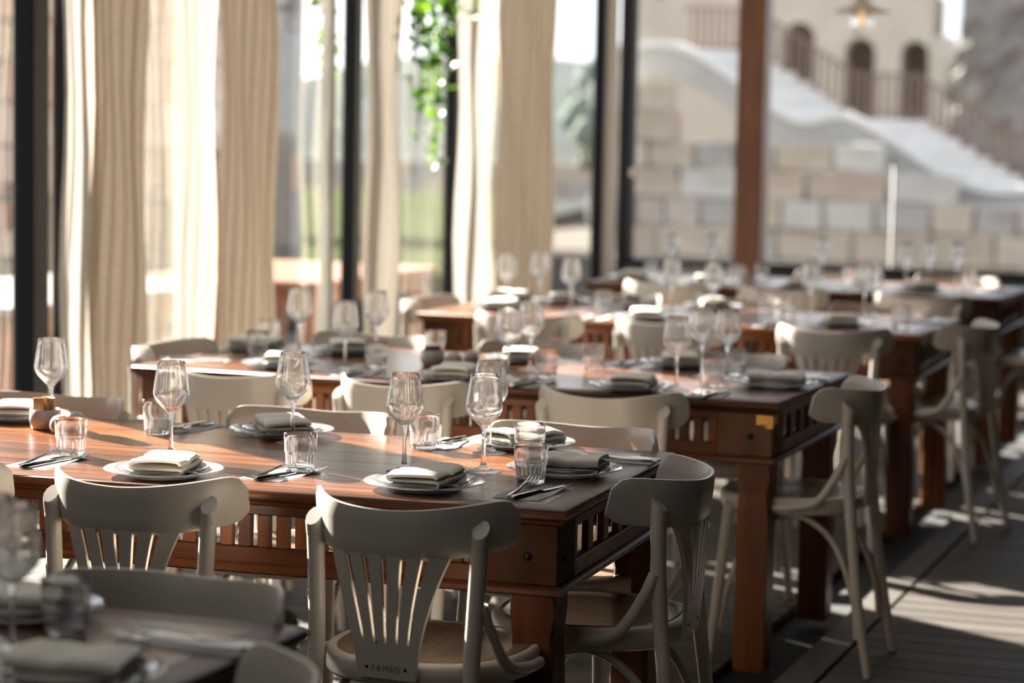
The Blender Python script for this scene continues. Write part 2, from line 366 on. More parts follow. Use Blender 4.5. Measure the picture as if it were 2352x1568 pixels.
WINE = [
    (1, -2.944, 5.045, 'beside the egg shakers on the front table, leftmost of all'),
    (1, -2.439, 4.695, 'behind the sunlit napkin on the front table'),
    (1, -2.296, 5.024, 'on the far side of the front table, behind the middle tumbler'),
    (1, -1.897, 4.726, 'behind the right napkin on the front table, nearest the camera there'),
    (1, -1.74, 4.791, "standing alone near the front table's right end, foot fully in view"),
    (1, -1.827, 5.067, 'second from the right end of the front table, behind another wine glass'),
    (0, -1.787, 2.898, 'cut by the left edge of the photo on the blurred corner table'),
    (0, -1.724, 2.85, 'beside the tumbler on the blurred corner table'),
    (2, -3.17, 6.979, 'at the far left of the second table, leftmost there'),
    (2, -2.828, 6.558, 'on the second table with its round foot in view on the left half'),
    (2, -2.918, 7.016, 'third from the left on the second table, in front of the pale curtain'),
    (2, -2.316, 6.571, 'in the middle of the second table, nearest the shadowed plate'),
    (2, -2.347, 6.865, 'in the middle of the second table, behind another glass'),
    (2, -1.799, 6.547, 'alone at the right part of the second table, foot by a plate rim'),
    (2, -1.82, 6.908, "behind the ribbed tumbler on the second table's right part"),
    (2, -1.741, 6.897, 'rightmost on the second table'),
    (3, -3.297, 9.326, 'leftmost on the third table, with a sun glint in its stem'),
    (3, -3.246, 9.603, 'second from the left on the third table, against the curtain'),
    (3, -2.98, 9.209, 'third from the left on the third table, in front of the lawn'),
    (3, -2.624, 9.442, 'fourth from the left on the third table'),
    (3, -2.381, 9.186, 'fifth from the left on the third table, before the wooden column'),
    (3, -2.068, 9.542, 'sixth from the left on the third table'),
    (3, -1.845, 9.532, "left one of the overlapping pair at the third table's right"),
    (3, -1.828, 9.646, "right one of the overlapping pair at the third table's right"),
    (4, -3.255, 11.687, 'leftmost on the farthest table'),
    (4, -3.074, 11.821, 'second from the left on the farthest table'),
    (4, -2.514, 11.851, 'third from the left on the farthest table'),
    (4, -2.053, 11.645, "left one of three in a row at the farthest table's right"),
    (4, -1.974, 11.847, "middle one of three in a row at the farthest table's right"),
    (4, -1.827, 11.768, "right one of three in a row at the farthest table's right"),
]
TUMBLER = [
    (1, -2.639, 4.608, 'by the left fork on the front table'),
    (1, -2.641, 5.015, 'behind the left wine glass on the front table'),
    (1, -2.092, 4.619, 'in the middle of the front table, beside the middle fork'),
    (1, -1.988, 5.073, "behind the tall wine glass at the front table's far side"),
    (1, -1.71, 5.008, "behind another tumbler at the front table's right end"),
    (1, -1.594, 4.679, 'in front at the right end of the front table'),
    (0, -1.723, 2.995, 'on the blurred corner table'),
    (2, -3.391, 7.231, 'farthest left on the second table, rear one of two'),
    (2, -3.247, 6.835, "front one of two at the second table's left end"),
    (2, -2.78, 6.688, 'beside the grey pot on the second table, at its left'),
    (2, -2.76, 7.123, 'behind the grey pot on the second table'),
    (2, -2.232, 6.674, 'in the centre of the second table'),
    (2, -2.177, 6.963, "brightly sunlit on the second table's far edge"),
    (2, -1.728, 6.69, "front one of two at the second table's right end"),
    (2, -1.749, 7.034, "rear one of two at the second table's right end"),
    (3, -2.866, 9.283, 'beside the dark pot on the third table'),
    (3, -2.273, 9.62, 'sunlit in the middle of the third table'),
    (3, -2.116, 9.357, 'at the centre right of the third table'),
    (3, -1.619, 9.099, 'at the right end of the third table'),
    (4, -3.259, 11.358, 'leftmost on the farthest table'),
    (4, -2.857, 11.453, 'second from the left on the farthest table'),
    (4, -2.802, 11.772, 'third from the left on the farthest table'),
    (4, -2.298, 11.472, 'fourth from the left on the farthest table'),
    (4, -1.749, 11.674, 'rightmost on the farthest table'),
]
PLATE = [
    (1, -1.763, 4.505, 'right near seat of the front table', 15, 1),
    (1, -2.315, 4.425, 'sunlit left near seat of the front table', 25, 1),
    (1, -1.569, 4.828, 'right end seat of the front table', 80, 1),
    (1, -2.372, 5.127, 'middle far seat of the front table', 50, 1),
    (1, -1.791, 5.19, 'right far seat of the front table', -20, 1),
    (1, -3.063, 5.093, 'left far seat of the front table', 35, 1),
    (0, -1.567, 2.739, 'near seat of the blurred corner table', 85, 1),
    (0, -1.849, 3.078, 'far seat of the blurred corner table', 80, 1),
    (2, -1.912, 6.487, 'right near seat of the second table', 20, 1),
    (2, -1.565, 6.779, 'right end seat of the second table', 85, 1),
    (2, -2.454, 6.493, 'middle near seat of the second table', 20, 1),
    (2, -3.028, 6.551, 'left near seat of the second table', 30, 1),
    (2, -3.342, 7.019, 'left end seat of the second table', 85, 1),
    (2, -3.038, 7.059, 'left far seat of the second table', 40, 1),
    (2, -2.452, 7.073, 'middle far seat of the second table', 30, 1),
    (2, -1.968, 7.192, 'right far seat of the second table', 30, 1),
    (3, -2.573, 8.881, 'middle near seat of the third table', 30, 1),
    (3, -1.839, 9.039, 'right near seat of the third table', 30, 1),
    (3, -3.229, 9.06, 'left near seat of the third table', 20, 1),
    (3, -3.373, 9.583, 'left end seat of the third table', 85, 1),
    (3, -3.125, 9.527, 'left far seat of the third table', 30, 1),
    (3, -2.486, 9.585, 'middle far seat of the third table', 40, 1),
    (4, -2.904, 11.081, 'middle near seat of the farthest table', 30, 1),
    (4, -2.463, 11.077, 'middle right seat of the farthest table', 30, 1),
    (4, -1.921, 11.306, 'right near seat of the farthest table', 40, 1),
    (4, -3.318, 11.204, 'left near seat of the farthest table', 20, 1),
]
CUT = [
    (1, -2.102, 4.557, 0, 'beside the middle tumbler on the front table'),
    (1, -2.627, 4.492, 0, 'beside the left tumbler on the front table'),
    (1, -1.548, 4.555, 0, 'at the near right corner of the front table'),
    (1, -2.623, 5.133, 175, "in the shade at the front table's far side"),
    (1, -1.966, 5.164, 170, "in a sun streak on the front table's far side"),
    (1, -1.543, 5.093, 90, 'at the right end of the front table, by its plate'),
    (0, -1.534, 3.008, 90, 'at the right end of the blurred corner table'),
    (2, -3.352, 6.614, -80, 'sunlit at the left end of the second table'),
    (2, -2.761, 6.491, 0, 'near the round glass foot on the second table'),
    (2, -2.218, 6.486, 0, "in the middle of the second table's near edge"),
    (2, -1.684, 6.486, 0, "at the right of the second table's near edge"),
    (2, -2.144, 7.164, 175, 'sunlit at the far edge of the second table'),
    (2, -1.557, 7.013, 90, 'at the right end of the second table'),
    (3, -2.774, 8.876, 0, 'sunlit at the near edge of the third table'),
    (3, -2.079, 8.901, 0, "right of centre at the third table's near edge"),
    (3, -1.587, 9.379, 90, 'at the right end of the third table'),
    (4, -2.127, 11.069, 0, 'at the near edge of the farthest table'),
    (4, -1.637, 11.465, 90, 'at the right end of the farthest table'),
]
# ================================================================== ROOM
WX, BY = -4.46, 14.85           # glazed left wall plane, glazed back wall plane
floor = struct(box('floor', WX-.12, 5, -4, BY+.15, -.12, -.035, M['slab']))
def plank_mesh(lx, ly, t, bev, mat):
    bm = bmesh.new(); add_box(bm, 0, lx, 0, ly, -t, 0, bev); o = obj('plank', bm, mat); me = o.data; bpy.data.objects.remove(o); return me
PITCH_ = .122
pl = plank_mesh(2.86, PITCH_-.006, .03, .003, M['deck']); pr = plank_mesh(2.6, PITCH_-.006, .03, .003, M['deck'])
y = 3.2; k = 0
while y < BY:
    inst('plank', pl, floor, (WX-.02, y, 0)); inst('plank', pr, floor, (-1.325, y+.01, 0))
    y += PITCH_; k += 1
bm = bmesh.new(); add_box(bm, -.052, .052, 0, 2.3, -.03, 0, .003); strip = obj('plank', bm, M['deck_smooth'], floor); strip.location = (-1.388, 3.2, 0)
for i in range(1, 5): inst('plank', strip.data, floor, (-1.388, 3.2+2.304*i, 0))
bm = bmesh.new(); cv = [[bm.verts.new((-5.35+4.25*i/6, -4+(BY+4.9)*j/24, 2.925+.05*abs(math.sin(j*PI/4)))) for i in range(7)] for j in range(25)]   # unseen roof, made translucent canvas to add soft light from above
for p_, q_ in zip(cv, cv[1:]):
    for i in range(6): bm.faces.new((p_[i], p_[i+1], q_[i+1], q_[i]))
ceil = struct(obj('ceiling', bm, M['ceil'], None, True))
struct(box('ceiling_shade_boards', -1.1, 5, -4, BY+.9, 2.92, 3.04, M['ceil_boards']))  # unseen dark part of the ceiling, added to darken the right side
wr = struct(box('wall_right', 4.9, 5.05, -4, BY+.1, 0, 2.92, M['plaster']))
# rear wall: closed up behind the camera to cut the fill light
bm = bmesh.new()
for x0, x1 in ((WX, 4.9),): add_box(bm, x0, x1, -4.1, -3.95, 0, 2.92)
add_box(bm, WX, 4.9, -4.1, -3.95, 2.3, 2.92)
struct(obj('wall_rear', bm, M['plaster']))

# ---- left glazed wall: bays between posts, each with frame members and panes as parts
def post(parent, name, y0, y1, x0, x1, mat, z1=2.92, z0=0):
    return box(name, x0, x1, y0, y1, z0, z1, M[mat], parent, .006)
def window(n, y0, y1, posts, panes):
    r = struct(thing('window_%d' % n)); r.location = (0, 0, 0)
    box('bottom_rail', WX-.04, WX+.04, y0, y1, 0, .09, M['black'], r, .005)
    box('top_rail', WX-.05, WX+.05, y0, y1, 2.74, 2.92, M['black'], r, .005)
    for a, b, x0, x1, mat in posts: post(r, 'frame_post', a, b, WX+x0, WX+x1, mat)
    for a, b in panes: box('glass_pane', WX-.004, WX+.004, a, b, .09, 2.74, M['pane'], r)
    return r
window(1, 5.3, 7.74, [(5.3, 5.36, -.05, .05, 'black'), (6.25, 6.45, -.03, .03, 'black'), (7.455, 7.57, -.05, .035, 'black'), (7.70, 7.735, -.035, .02, 'black')],
       [(5.36, 6.25), (6.45, 7.46), (7.57, 7.70)])
struct(box('wall_left', WX-.1, WX+.06, -4, 5.3, 0, 2.92, M['plaster']))  # unseen solid stretch, its length set to hold light off the near chairs
window(2, 7.74, 10.47, [(10.14, 10.20, -.05, .0, 'greyframe'), (10.351, 10.43, -.035, .035, 'black')], [(7.74, 10.14), (10.2, 10.35)])
window(3, 10.47, 11.76, [(11.685, 11.738, -.035, .035, 'black')], [(10.47, 11.685)])
w4 = window(4, 11.76, BY, [(14.245, 14.30, -.035, .035, 'black')], [(11.76, 14.25)])
# ---- corner: beige jamb, black corner post with a round door knob, then the back glazing
post(w4, 'frame_post', 14.36, 14.56, WX-.03, WX+.03, 'beige')
cp = post(w4, 'corner_post', 14.80, 14.93, WX-.035, WX+.05, 'black')
bm = bmesh.new(); add_lathe(bm, [(0, 0), (.03, .004), (.036, .022), (.030, .044), (0, .05)], 16)
kn = obj('door_knob', bm, M['stone_glaze'], cp, True); kn.location = (WX+.05, 14.815, 1.21); kn.rotation_euler = (0, R(90), 0)
w5 = struct(thing('window_5'))
box('bottom_rail', WX+.05, -.9, BY-.05, BY+.05, .62, .66, M['black'], w5, .005)
box('top_rail', WX+.05, -.9, BY-.05, BY+.05, 2.74, 2.92, M['black'], w5, .005)
for a, b in ((WX+.05, -1.0),): box('glass_pane', a, b, BY-.004, BY+.004, .66, 2.74, M['pane'], w5)
struct(box('wall_back', -.9, 4.9, BY-.08, BY+.08, 0, 2.92, M['plaster']))  # unseen solid stretch, added to keep bright outdoor reflections off the panes
for a in (-1.0,): box('frame_post', a, a+.1, BY-.05, BY+.05, .66, 2.74, M['black'], w5, .005)
struct(box('trim_1', WX+.05, -.9, BY-.09, BY+.09, 0, .62, M['greyframe'], None, .008))
col = box('wooden_column', -.087, .087, -.09, .09, 0, 2.92, M['column'], None, .012, 2); col.location = (-3.51, 14.40, 0)
tag(col, 'square brown wooden column standing before the back glazing', 'column')

# ---- curtains: pleated sheets hanging inside the glass
def curtain(name, y0, y1, x, amp, folds, mat, label, seed, lean=0, group=None, z1=2.72, flare=.0):
    rr = random.Random(seed); n = folds*8; bm = bmesh.new(); rows = []
    ph = [rr.uniform(-.9, .9) for _ in range(folds+2)]; am = [rr.uniform(.55, 1.25) for _ in range(folds+2)]
    for zi in range(13):
        z = .02+(z1-.02)*zi/12; low = 1-zi/12; row = []
        for i in range(n+1):
            t = i/n; f = t*folds; a = int(f)
            yy = y0+(y1-y0)*(.5+(t-.5)*(1+flare*low)) + lean*low
            A = am[a]+(am[a+1]-am[a])*(f-a); P = ph[a]+(ph[a+1]-ph[a])*(f-a)
            xx = x+amp*A*math.sin(2*PI*f+P*.8+.35*low*math.sin(3*f+seed))+.012*math.sin(5*z+f)
            yy += .35*(y1-y0)/folds*math.sin(4*PI*f+P)*.4
            row.append(bm.verts.new((xx, yy, z)))
        rows.append(row)
    for a, b in zip(rows, rows[1:]):
        for i in range(n): bm.faces.new((a[i], a[i+1], b[i+1], b[i]))
    o = thing(name, label, 'curtain', (x, (y0+y1)/2, 0))
    c = obj('fabric', bm, mat, o, True); c.location = (-x, -(y0+y1)/2, 0)
    bm = bmesh.new(); add_tube(bm, [(0, (y0-y1)/2-.03, z1+.012), (0, (y1-y0)/2+.03, z1+.012)], .012, 8)
    obj('curtain_rod', bm, M['iron'], o, True)
    return o
curtain('linen_curtain', 7.68, 8.09, -4.30,   .022, 5, M['linen_curtain'], 'leftmost gathered beige linen curtain beside the black window posts', 3, lean=-.02, flare=.03)
curtain('cream_curtain', 7.49, 7.70, -4.315, .016, 2, M['cream_curtain'], 'sunlit left side of the leftmost linen curtain, its brightness put into paler cloth', 13, lean=-.02)  # sunlit part of the linen curtain, imitated by a brighter, more translucent cloth
curtain('cream_curtain', 8.41, 8.68, -4.33, .012, 3, M['cream_curtain'], 'narrow bright cream curtain strip just left of the second linen curtain', 14)
curtain('sheer_curtain', 8.20, 8.60, -4.39, .012, 5, M['sheer'], 'translucent whitish sheer curtain between the two left linen curtains', 5)
curtain('linen_curtain', 8.67, 9.17, -4.29, .017, 6, M['linen_curtain'], 'second linen curtain from the left, its right edge glowing tan', 8)
curtain('flat_curtain', 10.15, 10.62, -4.30, .005, 3, M['flat'], 'smooth flat cream curtain right of a wide black post, left of the ivy', 2)
curtain('cream_curtain', 11.42, 11.92, -4.31, .013, 5, M['cream_curtain'], 'bright sunlit cream curtain just right of the hanging ivy', 4)
curtain('linen_curtain', 11.93, 12.88, -4.30, .017, 9, M['linen_curtain'], 'rightmost tan linen curtain, left of the lawn view', 6)
curtain('linen_curtain', 6.02, 6.36, -4.30, .04, 4, M['linen_curtain'], 'linen curtain beyond the left edge of the photo', 9)

# ================================================================== OUTSIDE
terr = struct(box('ground_terrace', -16, WX-.12, -6, 16.5, -.35, -.10, M['paving']))
bm = bmesh.new()
def grid(bm, x0, x1, y0, y1, nx, ny, fz):
    vs = [[bm.verts.new((x0+(x1-x0)*i/nx, y0+(y1-y0)*j/ny, fz(x0+(x1-x0)*i/nx, y0+(y1-y0)*j/ny))) for i in range(nx+1)] for j in range(ny+1)]
    for a, b in zip(vs, vs[1:]):
        for i in range(nx): bm.faces.new((a[i], a[i+1], b[i+1], b[i]))
grid(bm, -400, 300, -200, 500, 8, 8, lambda x, y: -1.45)
struct(obj('ground_earth', bm, M['earth']))
bm = bmesh.new(); grid(bm, -24, 0, 24, 54, 20, 20, lambda x, y: -.1+.12*math.sin(x*.3)*math.cos(y*.21))
for v in bm.verts: v.co.x -= .335*v.co.y-.0*v.co.x
bmesh.ops.solidify(bm, geom=bm.faces[:], thickness=.4)
tag(obj('lawn', bm, M['lawn'], None, True), 'sunlit green lawn seen through the panes beside the right curtain', 'lawn')
bm = bmesh.new()
def hz(x, y): return -1.5+5.3*math.exp(-((y-122)/34)**2)*(1/(1+math.exp(-(x+56)/4))+.25)*(1+.06*math.sin(x*.9)+.05*math.sin(x*.41+1))
grid(bm, -190, -22, 62, 260, 60, 40, hz)
tag(obj('hillside', bm, M['hill'], None, True), 'hazy grey-green hill on the horizon behind the lawn', 'hill')

STONE_ME = []
for s in range(5):
    bm = bmesh.new(); r_ = random.Random(s+20); add_box(bm, 0, 1, 0, 1, 0, 1, .035)
    for v in bm.verts: v.co += Vector((r_.uniform(-.02, .02), r_.uniform(-.05, .05), r_.uniform(-.02, .02)))
    for mt in (STONES+WARM):
        bm2 = bm.copy(); me = bpy.data.meshes.new('stone_block'); bmesh.ops.recalc_face_normals(bm2, faces=bm2.faces[:]); bm2.to_mesh(me); bm2.free(); me.materials.append(mt); STONE_ME.append(me)
    bm.free()
NM = len(STONES)+len(WARM)
def stone_wall(root, x0, x1, z0, courses, depth, wmin, wmax, top, mats, seed):
    """courses of separate blocks; top(x) is the height the wall reaches at x (local coordinates)"""
    rr = random.Random(seed); z = z0; n = 0
    for h in courses:
        x = x0-rr.uniform(0, wmin)
        while x < x1:
            wd = rr.uniform(wmin, wmax)
            if z+h*.6 <= top(x+wd/2):
                g = .018
                me = STONE_ME[rr.randrange(5)*NM+rr.choice(mats)]
                inst('stone_block', me, root, (x+g/2, rr.uniform(-.07, .07), z+g/2), (0, 0, 0), (wd-g, depth, h-g)); n += 1
            x += wd
        z += h
    return n
# far stone stair and the block wall below it
ST = [(-4.2, .72), (-5.62, .72), (-7.37, 1.70), (-8.37, 1.70), (-10.113, 2.76), (-11.3, 2.76)]
bw = thing('stone_block_wall', 'wall of large beige and grey stone blocks below the outdoor stair', 'wall', (0, 36, 0))
box('wall_core', -11.3, -3.4, .52, .68, -1.45, .45, M['fascia'], bw)
def btop(x):
    for xa, zz in ((-10.05, 2.36), (-9.65, 1.95), (-8.15, 1.50), (-6.72, 1.22), (-6.15, .84)):
        if x < xa: return zz
    return .44
stone_wall(bw, -11.0, -3.4, -1.45, [.5, .46, .48, .44, .46, .42, .46, .44], .55, .42, 1.3, btop, [0, 1, 1, 2, 3], 4)
stair = thing('stone_stair', 'pale stone stair descending to the right with landings, beyond the back glazing', 'stair', (0, 37, 0))
SH, WD = .54, 2.2
def step_bm(x0, x1, z0, z1):
    bm = bmesh.new()
    add_loops(bm, [[(x0, 0, z0), (x1, 0, z0), (x1+SH, WD, z0), (x0+SH, WD, z0)], [(x0, 0, z1), (x1, 0, z1), (x1+SH, WD, z1), (x0+SH, WD, z1)]]); return bm
for (xa, za), (xb, zb) in zip(ST, ST[1:]):
    if abs(za-zb) < .01: obj('landing', step_bm(xb, xa, za-.5, za), M['white_stone'], stair)
    else:
        n = 7
        for i in range(n):
            X1, X0 = xa+(xb-xa)*i/n, xa+(xb-xa)*(i+1)/n; zt = za+(zb-za)*(i+1)/n
            obj('step', step_bm(X0, X1, zt-.45, zt), M['white_stone'], stair)
top = smooth_pts([(x, 0, z) for x, z in ST], 8)
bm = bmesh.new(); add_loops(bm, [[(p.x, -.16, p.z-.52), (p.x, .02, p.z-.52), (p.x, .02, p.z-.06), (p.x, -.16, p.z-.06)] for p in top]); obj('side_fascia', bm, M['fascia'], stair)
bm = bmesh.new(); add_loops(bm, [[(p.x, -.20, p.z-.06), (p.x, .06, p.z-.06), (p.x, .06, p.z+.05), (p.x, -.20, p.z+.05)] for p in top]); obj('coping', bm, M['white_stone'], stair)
box('support', -11, -4, .1, 2.3, -1.45, .25, M['fascia'], stair)
rail = thing('iron_railing', 'brown iron bar railing along the far side of the outdoor stair', 'railing', (SH, 37+WD, 0))
def zst(x):
    for (xa, za), (xb, zb) in zip(ST, ST[1:]):
        if xb <= x <= xa: return za+(zb-za)*(x-xa)/(xb-xa)
    return ST[-1][1]
bm = bmesh.new(); add_box(bm, -.022, .022, -.022, .022, 0, .72); bar = obj('bar', bm, M['bar'], rail); x = -4.4; first = True
while x > -11.25:
    if first: bar.location = (x, -.05, zst(x)); first = False
    else: inst('bar', bar.data, rail, (x, -.05, zst(x)))
    x -= .125
bm = bmesh.new(); add_tube(bm, [(xx, -.05, zz+.74) for xx, zz in ST], .03, 6); obj('handrail', bm, M['bar'], rail)
bm = bmesh.new(); add_tube(bm, [(xx, -.05, zz+.12) for xx, zz in ST], .022, 6); obj('lower_rail', bm, M['bar'], rail)
# fort with arches further back
fort = thing('arched_fort', 'sand-coloured old wall with three dark arches behind the stair railing', 'building', (0, 62, 0))
ARCH = [(-13.95, .42, 3.9), (-12.33, .40, 3.53), (-10.90, .36, 3.50)]
def arch_bay(x0, x1, z0, z1, cx, r, sp, d=.8, seg=10):
    bm = bmesh.new(); pts = [(cx-r, z0)]+[(cx-r*math.cos(PI*k/seg), sp+r*math.sin(PI*k/seg)) for k in range(seg+1)]+[(cx+r, z0)]
    for yy in (0, d):
        q = [bm.verts.new((x, yy, z)) for x, z in pts]; n = len(q)
        c = [bm.verts.new((x, yy, z)) for x, z in ((x0, z0), (x0, z1), (x1, z1), (x1, z0))]
        mid = bm.verts.new((cx, yy, z1))
        h = n//2
        for a, b in zip(q[:h], q[1:h+1]): bm.faces.new((a, b, c[1] if a is not q[h-1] or True else mid))
        bm.faces.new((c[0], q[0], c[1])); bm.faces.new((c[1], q[h], mid)); bm.faces.new((mid, q[h], c[2]))
        for a, b in zip(q[h:], q[h+1:]): bm.faces.new((a, b, c[2]))
        bm.faces.new((q[-1], c[3], c[2]))
        if yy == 0: q0 = q
    for i in range(len(q0)-1): bm.faces.new((q0[i], q0[i+1], q[i+1], q[i]))
    return bm
edges = [-15.2, -13.14, -11.6, -10.42]
for (cx, r, sp), x0, x1 in zip(ARCH, edges, edges[1:]): obj('arch_bay', arch_bay(x0, x1, -1.45, 5.1, cx, r, sp), M['fort'], fort)
box('wall', -18.6, -15.2, 0, .8, -1.45, 6.4, M['fort'], fort); box('back_wall', -18.6, -10.42, 1.2, 1.6, -1.45, 5.0, M['arch_dark'], fort)
box('upper_wall', -18.6, -10.42, .02, .8, 5.1, 6.6, M['white_stone'], fort); box('end_wall', -10.44, -10.15, 0, 2, -1.45, 4.0, M['fort'], fort); box('low_wall', -10.15, -8.2, .4, 1.2, -1.45, 3.35, M['fort'], fort)
bm = bmesh.new(); r_ = random.Random(5)
bmesh.ops.create_grid(bm, x_segments=26, y_segments=22, size=1)
for v in bm.verts:
    u, t = (v.co.x+1)/2, (v.co.y+1)/2
    lx = -8.15-.25*t+.5*max(0, t-.62)+.12*math.sin(9*t)
    v.co = Vector((lx+u*6.5, .5*math.sin(u*9+t*5)*.5+r_.uniform(-.16, .16)-.6*(1-t), -1.45+t*(6.1+.5*math.sin(u*7))))
ext = bmesh.ops.extrude_face_region(bm, geom=bm.faces[:])
for g in ext['geom']:
    if isinstance(g, bmesh.types.BMVert): g.co.y += 2.5
tag(obj('dark_rock_wall', bm, M['darkrock']), 'dark rough rock wall at the upper right beyond the stair', 'rock').location = (0, 52, 0)
# left: warm stone building outside the first panes
lb = thing('stone_house', 'warm reddish stone house wall outside the leftmost panes', 'building', (0, 20, 0))
box('wall_core', -17, -9.75, .35, 1.5, -.4, 4.6, M['fascia'], lb)
stone_wall(lb, -14.2, -9.8, -.4, [.42, .38, .44, .36, .42, .4, .38, .42, .4], .4, .45, .95, lambda x: 5, [4, 4, 5, 5, 6], 9)
# trees and a pergola post
def blob_tree(name, loc, h, cr, label, seed, trunk=.12, n=26, lean=0, flat=1.0):
    rr = random.Random(seed); t = thing(name, label, 'tree', loc)
    bm = bmesh.new(); add_tube(bm, smooth_pts([(0, 0, 0), (.06+lean*.3, 0, h*.35), (lean, .05, h*.75)], 5), [trunk*(1-.05*i) for i in range(11)], 8); obj('trunk', bm, M['bark'], t, True)
    bm = bmesh.new()
    for _ in range(n):
        a, b, q = rr.uniform(0, 2*PI), rr.uniform(-1, 1), rr.uniform(.3, 1)**.5
        s = math.sqrt(1-b*b); c = Vector((lean+cr*.8*q*s*math.cos(a), cr*.8*q*s*math.sin(a), h+cr*flat*.8*q*b))
        g = bmesh.ops.create_icosphere(bm, subdivisions=2, radius=cr*rr.uniform(.22, .42), matrix=Matrix.Translation(c))
        for v in g['verts']: v.co += Vector((rr.uniform(-1, 1), rr.uniform(-1, 1), rr.uniform(-1, 1)))*cr*.05
    f = obj('foliage', bm, M['treeleaf'], t); f['kind'] = 'stuff'
    return t
blob_tree('dark_tree', (-12.1, 40, -.1), 1.6, .95, 'dark round tree at the right edge of the lawn view', 3, flat=1.5)
blob_tree('leafy_tree', (-17.5, 34, -.1), 2.9, 1.1, 'grey trunked tree partly hidden behind the hanging ivy', 4, trunk=.2)
blob_tree('low_tree', (-30, 58, -.1), 1.0, 2.2, 'low bushy tree on the far side of the lawn', 6, n=40, flat=.5)
pg = thing('pergola', 'dark timber pergola post and beam outside the window right of the second linen curtain', 'pergola', (-7.9, 17, -.1))
box('post', -.075, .075, -.075, .075, 0, 3.0, M['bark'], pg, .01); box('beam', -2.5, .3, -.06, .06, 3.0, 3.2, M['bark'], pg, .01); box('post', -2.3, -2.15, -.075, .075, 0, 3.0, M['bark'], pg, .01)
lw = thing('garden_wall', 'low dark stone wall between terrace and lawn', 'wall', (0, 50, 0)); lw.location = (0, 55, 0)
stone_wall(lw, -40, -9.5, -.3, [.45, .45], .5, .9, 1.6, lambda x: 3, [0, 1], 12)
# terrace furniture seen through the glass
def terrace_table(loc, lx, ly, topmat, label, rz=0):
    t = thing('terrace_table', label, 'table', loc, rz)
    n = 5
    for i in range(n): box('slat', -lx/2, lx/2, -ly/2+ly/n*i+.004, -ly/2+ly/n*(i+1)-.004, .71, .75, M[topmat], t, .006)
    box('apron', -lx/2+.06, lx/2-.06, -ly/2+.06, ly/2-.06, .62, .705, M['terrace_wood'], t)
    for sx in (-1, 1):
        for sy in (-1, 1): box('leg', sx*(lx/2-.09)-.04, sx*(lx/2-.09)+.04, sy*(ly/2-.09)-.04, sy*(ly/2-.09)+.04, 0, .62, M['terrace_wood'], t, .006)
    return t
terrace_table((-6.15, 10.35, -.10), 1.15, 2.2, 'pinkpaint', 'pale pinkish terrace table outside behind the leftmost curtain')
terrace_table((-5.72, 12.5, -.10), 1.1, 1.8, 'terrace_wood', 'reddish brown terrace table outside right of the second linen curtain')
fe = thing('terrace_fence', 'low dark timber fence along the terrace edge, seen under the ivy', 'fence', (-9.0, 17.5, -.1))
for i in range(9): box('picket', -4+i*.55, -3.93+i*.55, -.03, .03, 0, .95, M['bark'], fe)
for z in (.35, .88): box('fence_rail', -4.1, .6, -.05, -.02, z, z+.08, M['bark'], fe)
sp = thing('slim_post', 'thin white metal post with a small cap plate outside the back glazing', 'post', (-2.85, 15.6, -1.45))
bm = bmesh.new(); add_tube(bm, [(0, 0, 0), (0, 0, 2.78)], .010, 8); obj('shaft', bm, M['whitemetal'], sp, True); box('cap_plate', -.07, .03, -.03, .03, 2.78, 2.795, M['whitemetal'], sp)
# hanging ivy: each leaf its own piece
bm = bmesh.new()
pts = [(0, 0), (.011, .006), (.018, .002), (.015, .016), (.009, .026), (0, .036)]
allp = pts+[(-x, y) for x, y in pts[1:-1]][::-1]
c = bm.verts.new((0, .016, .004)); ring = [bm.verts.new((x, y, -.3*x*x*20)) for x, y in allp]
for i in range(len(ring)): bm.faces.new((c, ring[i], ring[(i+1) % len(ring)]))
lo = obj('leaf', bm, M['leaf'], None, True); LEAF = lo.data; bpy.data.objects.remove(lo)
def ivy(loc, strands, label, seed, density):
    rr = random.Random(seed); t = thing('hanging_ivy', label, 'ivy', loc)
    bm = bmesh.new(); paths = []
    for (x, y, l, dy) in strands:
        p = smooth_pts([(x, y, 0), (x+rr.uniform(-.03, .03), y+dy*.3, -l*.35), (x+rr.uniform(-.04, .04), y+dy*.7, -l*.7), (x, y+dy, -l)], 6); paths.append((p, l)); add_tube(bm, p, .003, 5)
    add_box(bm, -.03, .03, -.03+min(s[1] for s in strands), .03+max(s[1] for s in strands), 0, .03)
    add_tube(bm, [(0, strands[0][1], .02), (0, strands[0][1], 2.92-loc[2])], .004, 5); add_tube(bm, [(0, strands[-1][1], .02), (0, strands[-1][1], 2.92-loc[2])], .004, 5)
    obj('stem', bm, M['bark'], t)
    for p, l in paths:
        for k in range(int(l*density)):
            f = k/(l*density); q = p[min(len(p)-1, int(f*(len(p)-1)+.5))]; s = rr.uniform(1.2, 2.2)*(1.3-.45*f); sp_ = .055*(1-.55*f)
            inst('leaf', LEAF, t, q+Vector((rr.uniform(-sp_, sp_), rr.uniform(-sp_, sp_), rr.uniform(-.03, .03))), (rr.uniform(1.6, 3.6), rr.uniform(-.6, .6), rr.uniform(0, 6.28)), (s, s, s))
    return t
ivy((-4.26, 10.88, 2.36), [(0, -.22, .55, .0), (.03, -.26, .95, .03), (0, -.12, .40, 0), (-.04, .0, .62, -.02), (0, .06, .80, -.03), (.02, .10, 1.12, -.08), (-.02, .16, .75, -.05), (0, .24, .50, 0), (.03, .32, .38, 0)], 'bright green hanging ivy in the pane left of the sunlit cream curtain', 3, 47)
ivy((-4.95, 11.08, 2.36), [(0, -.10, .30, 0), (0, -.02, .70, .05), (.02, .03, .98, .09), (-.02, .09, .60, .03)], 'slimmer grey-green hanging ivy left of the wide black post', 5, 36)
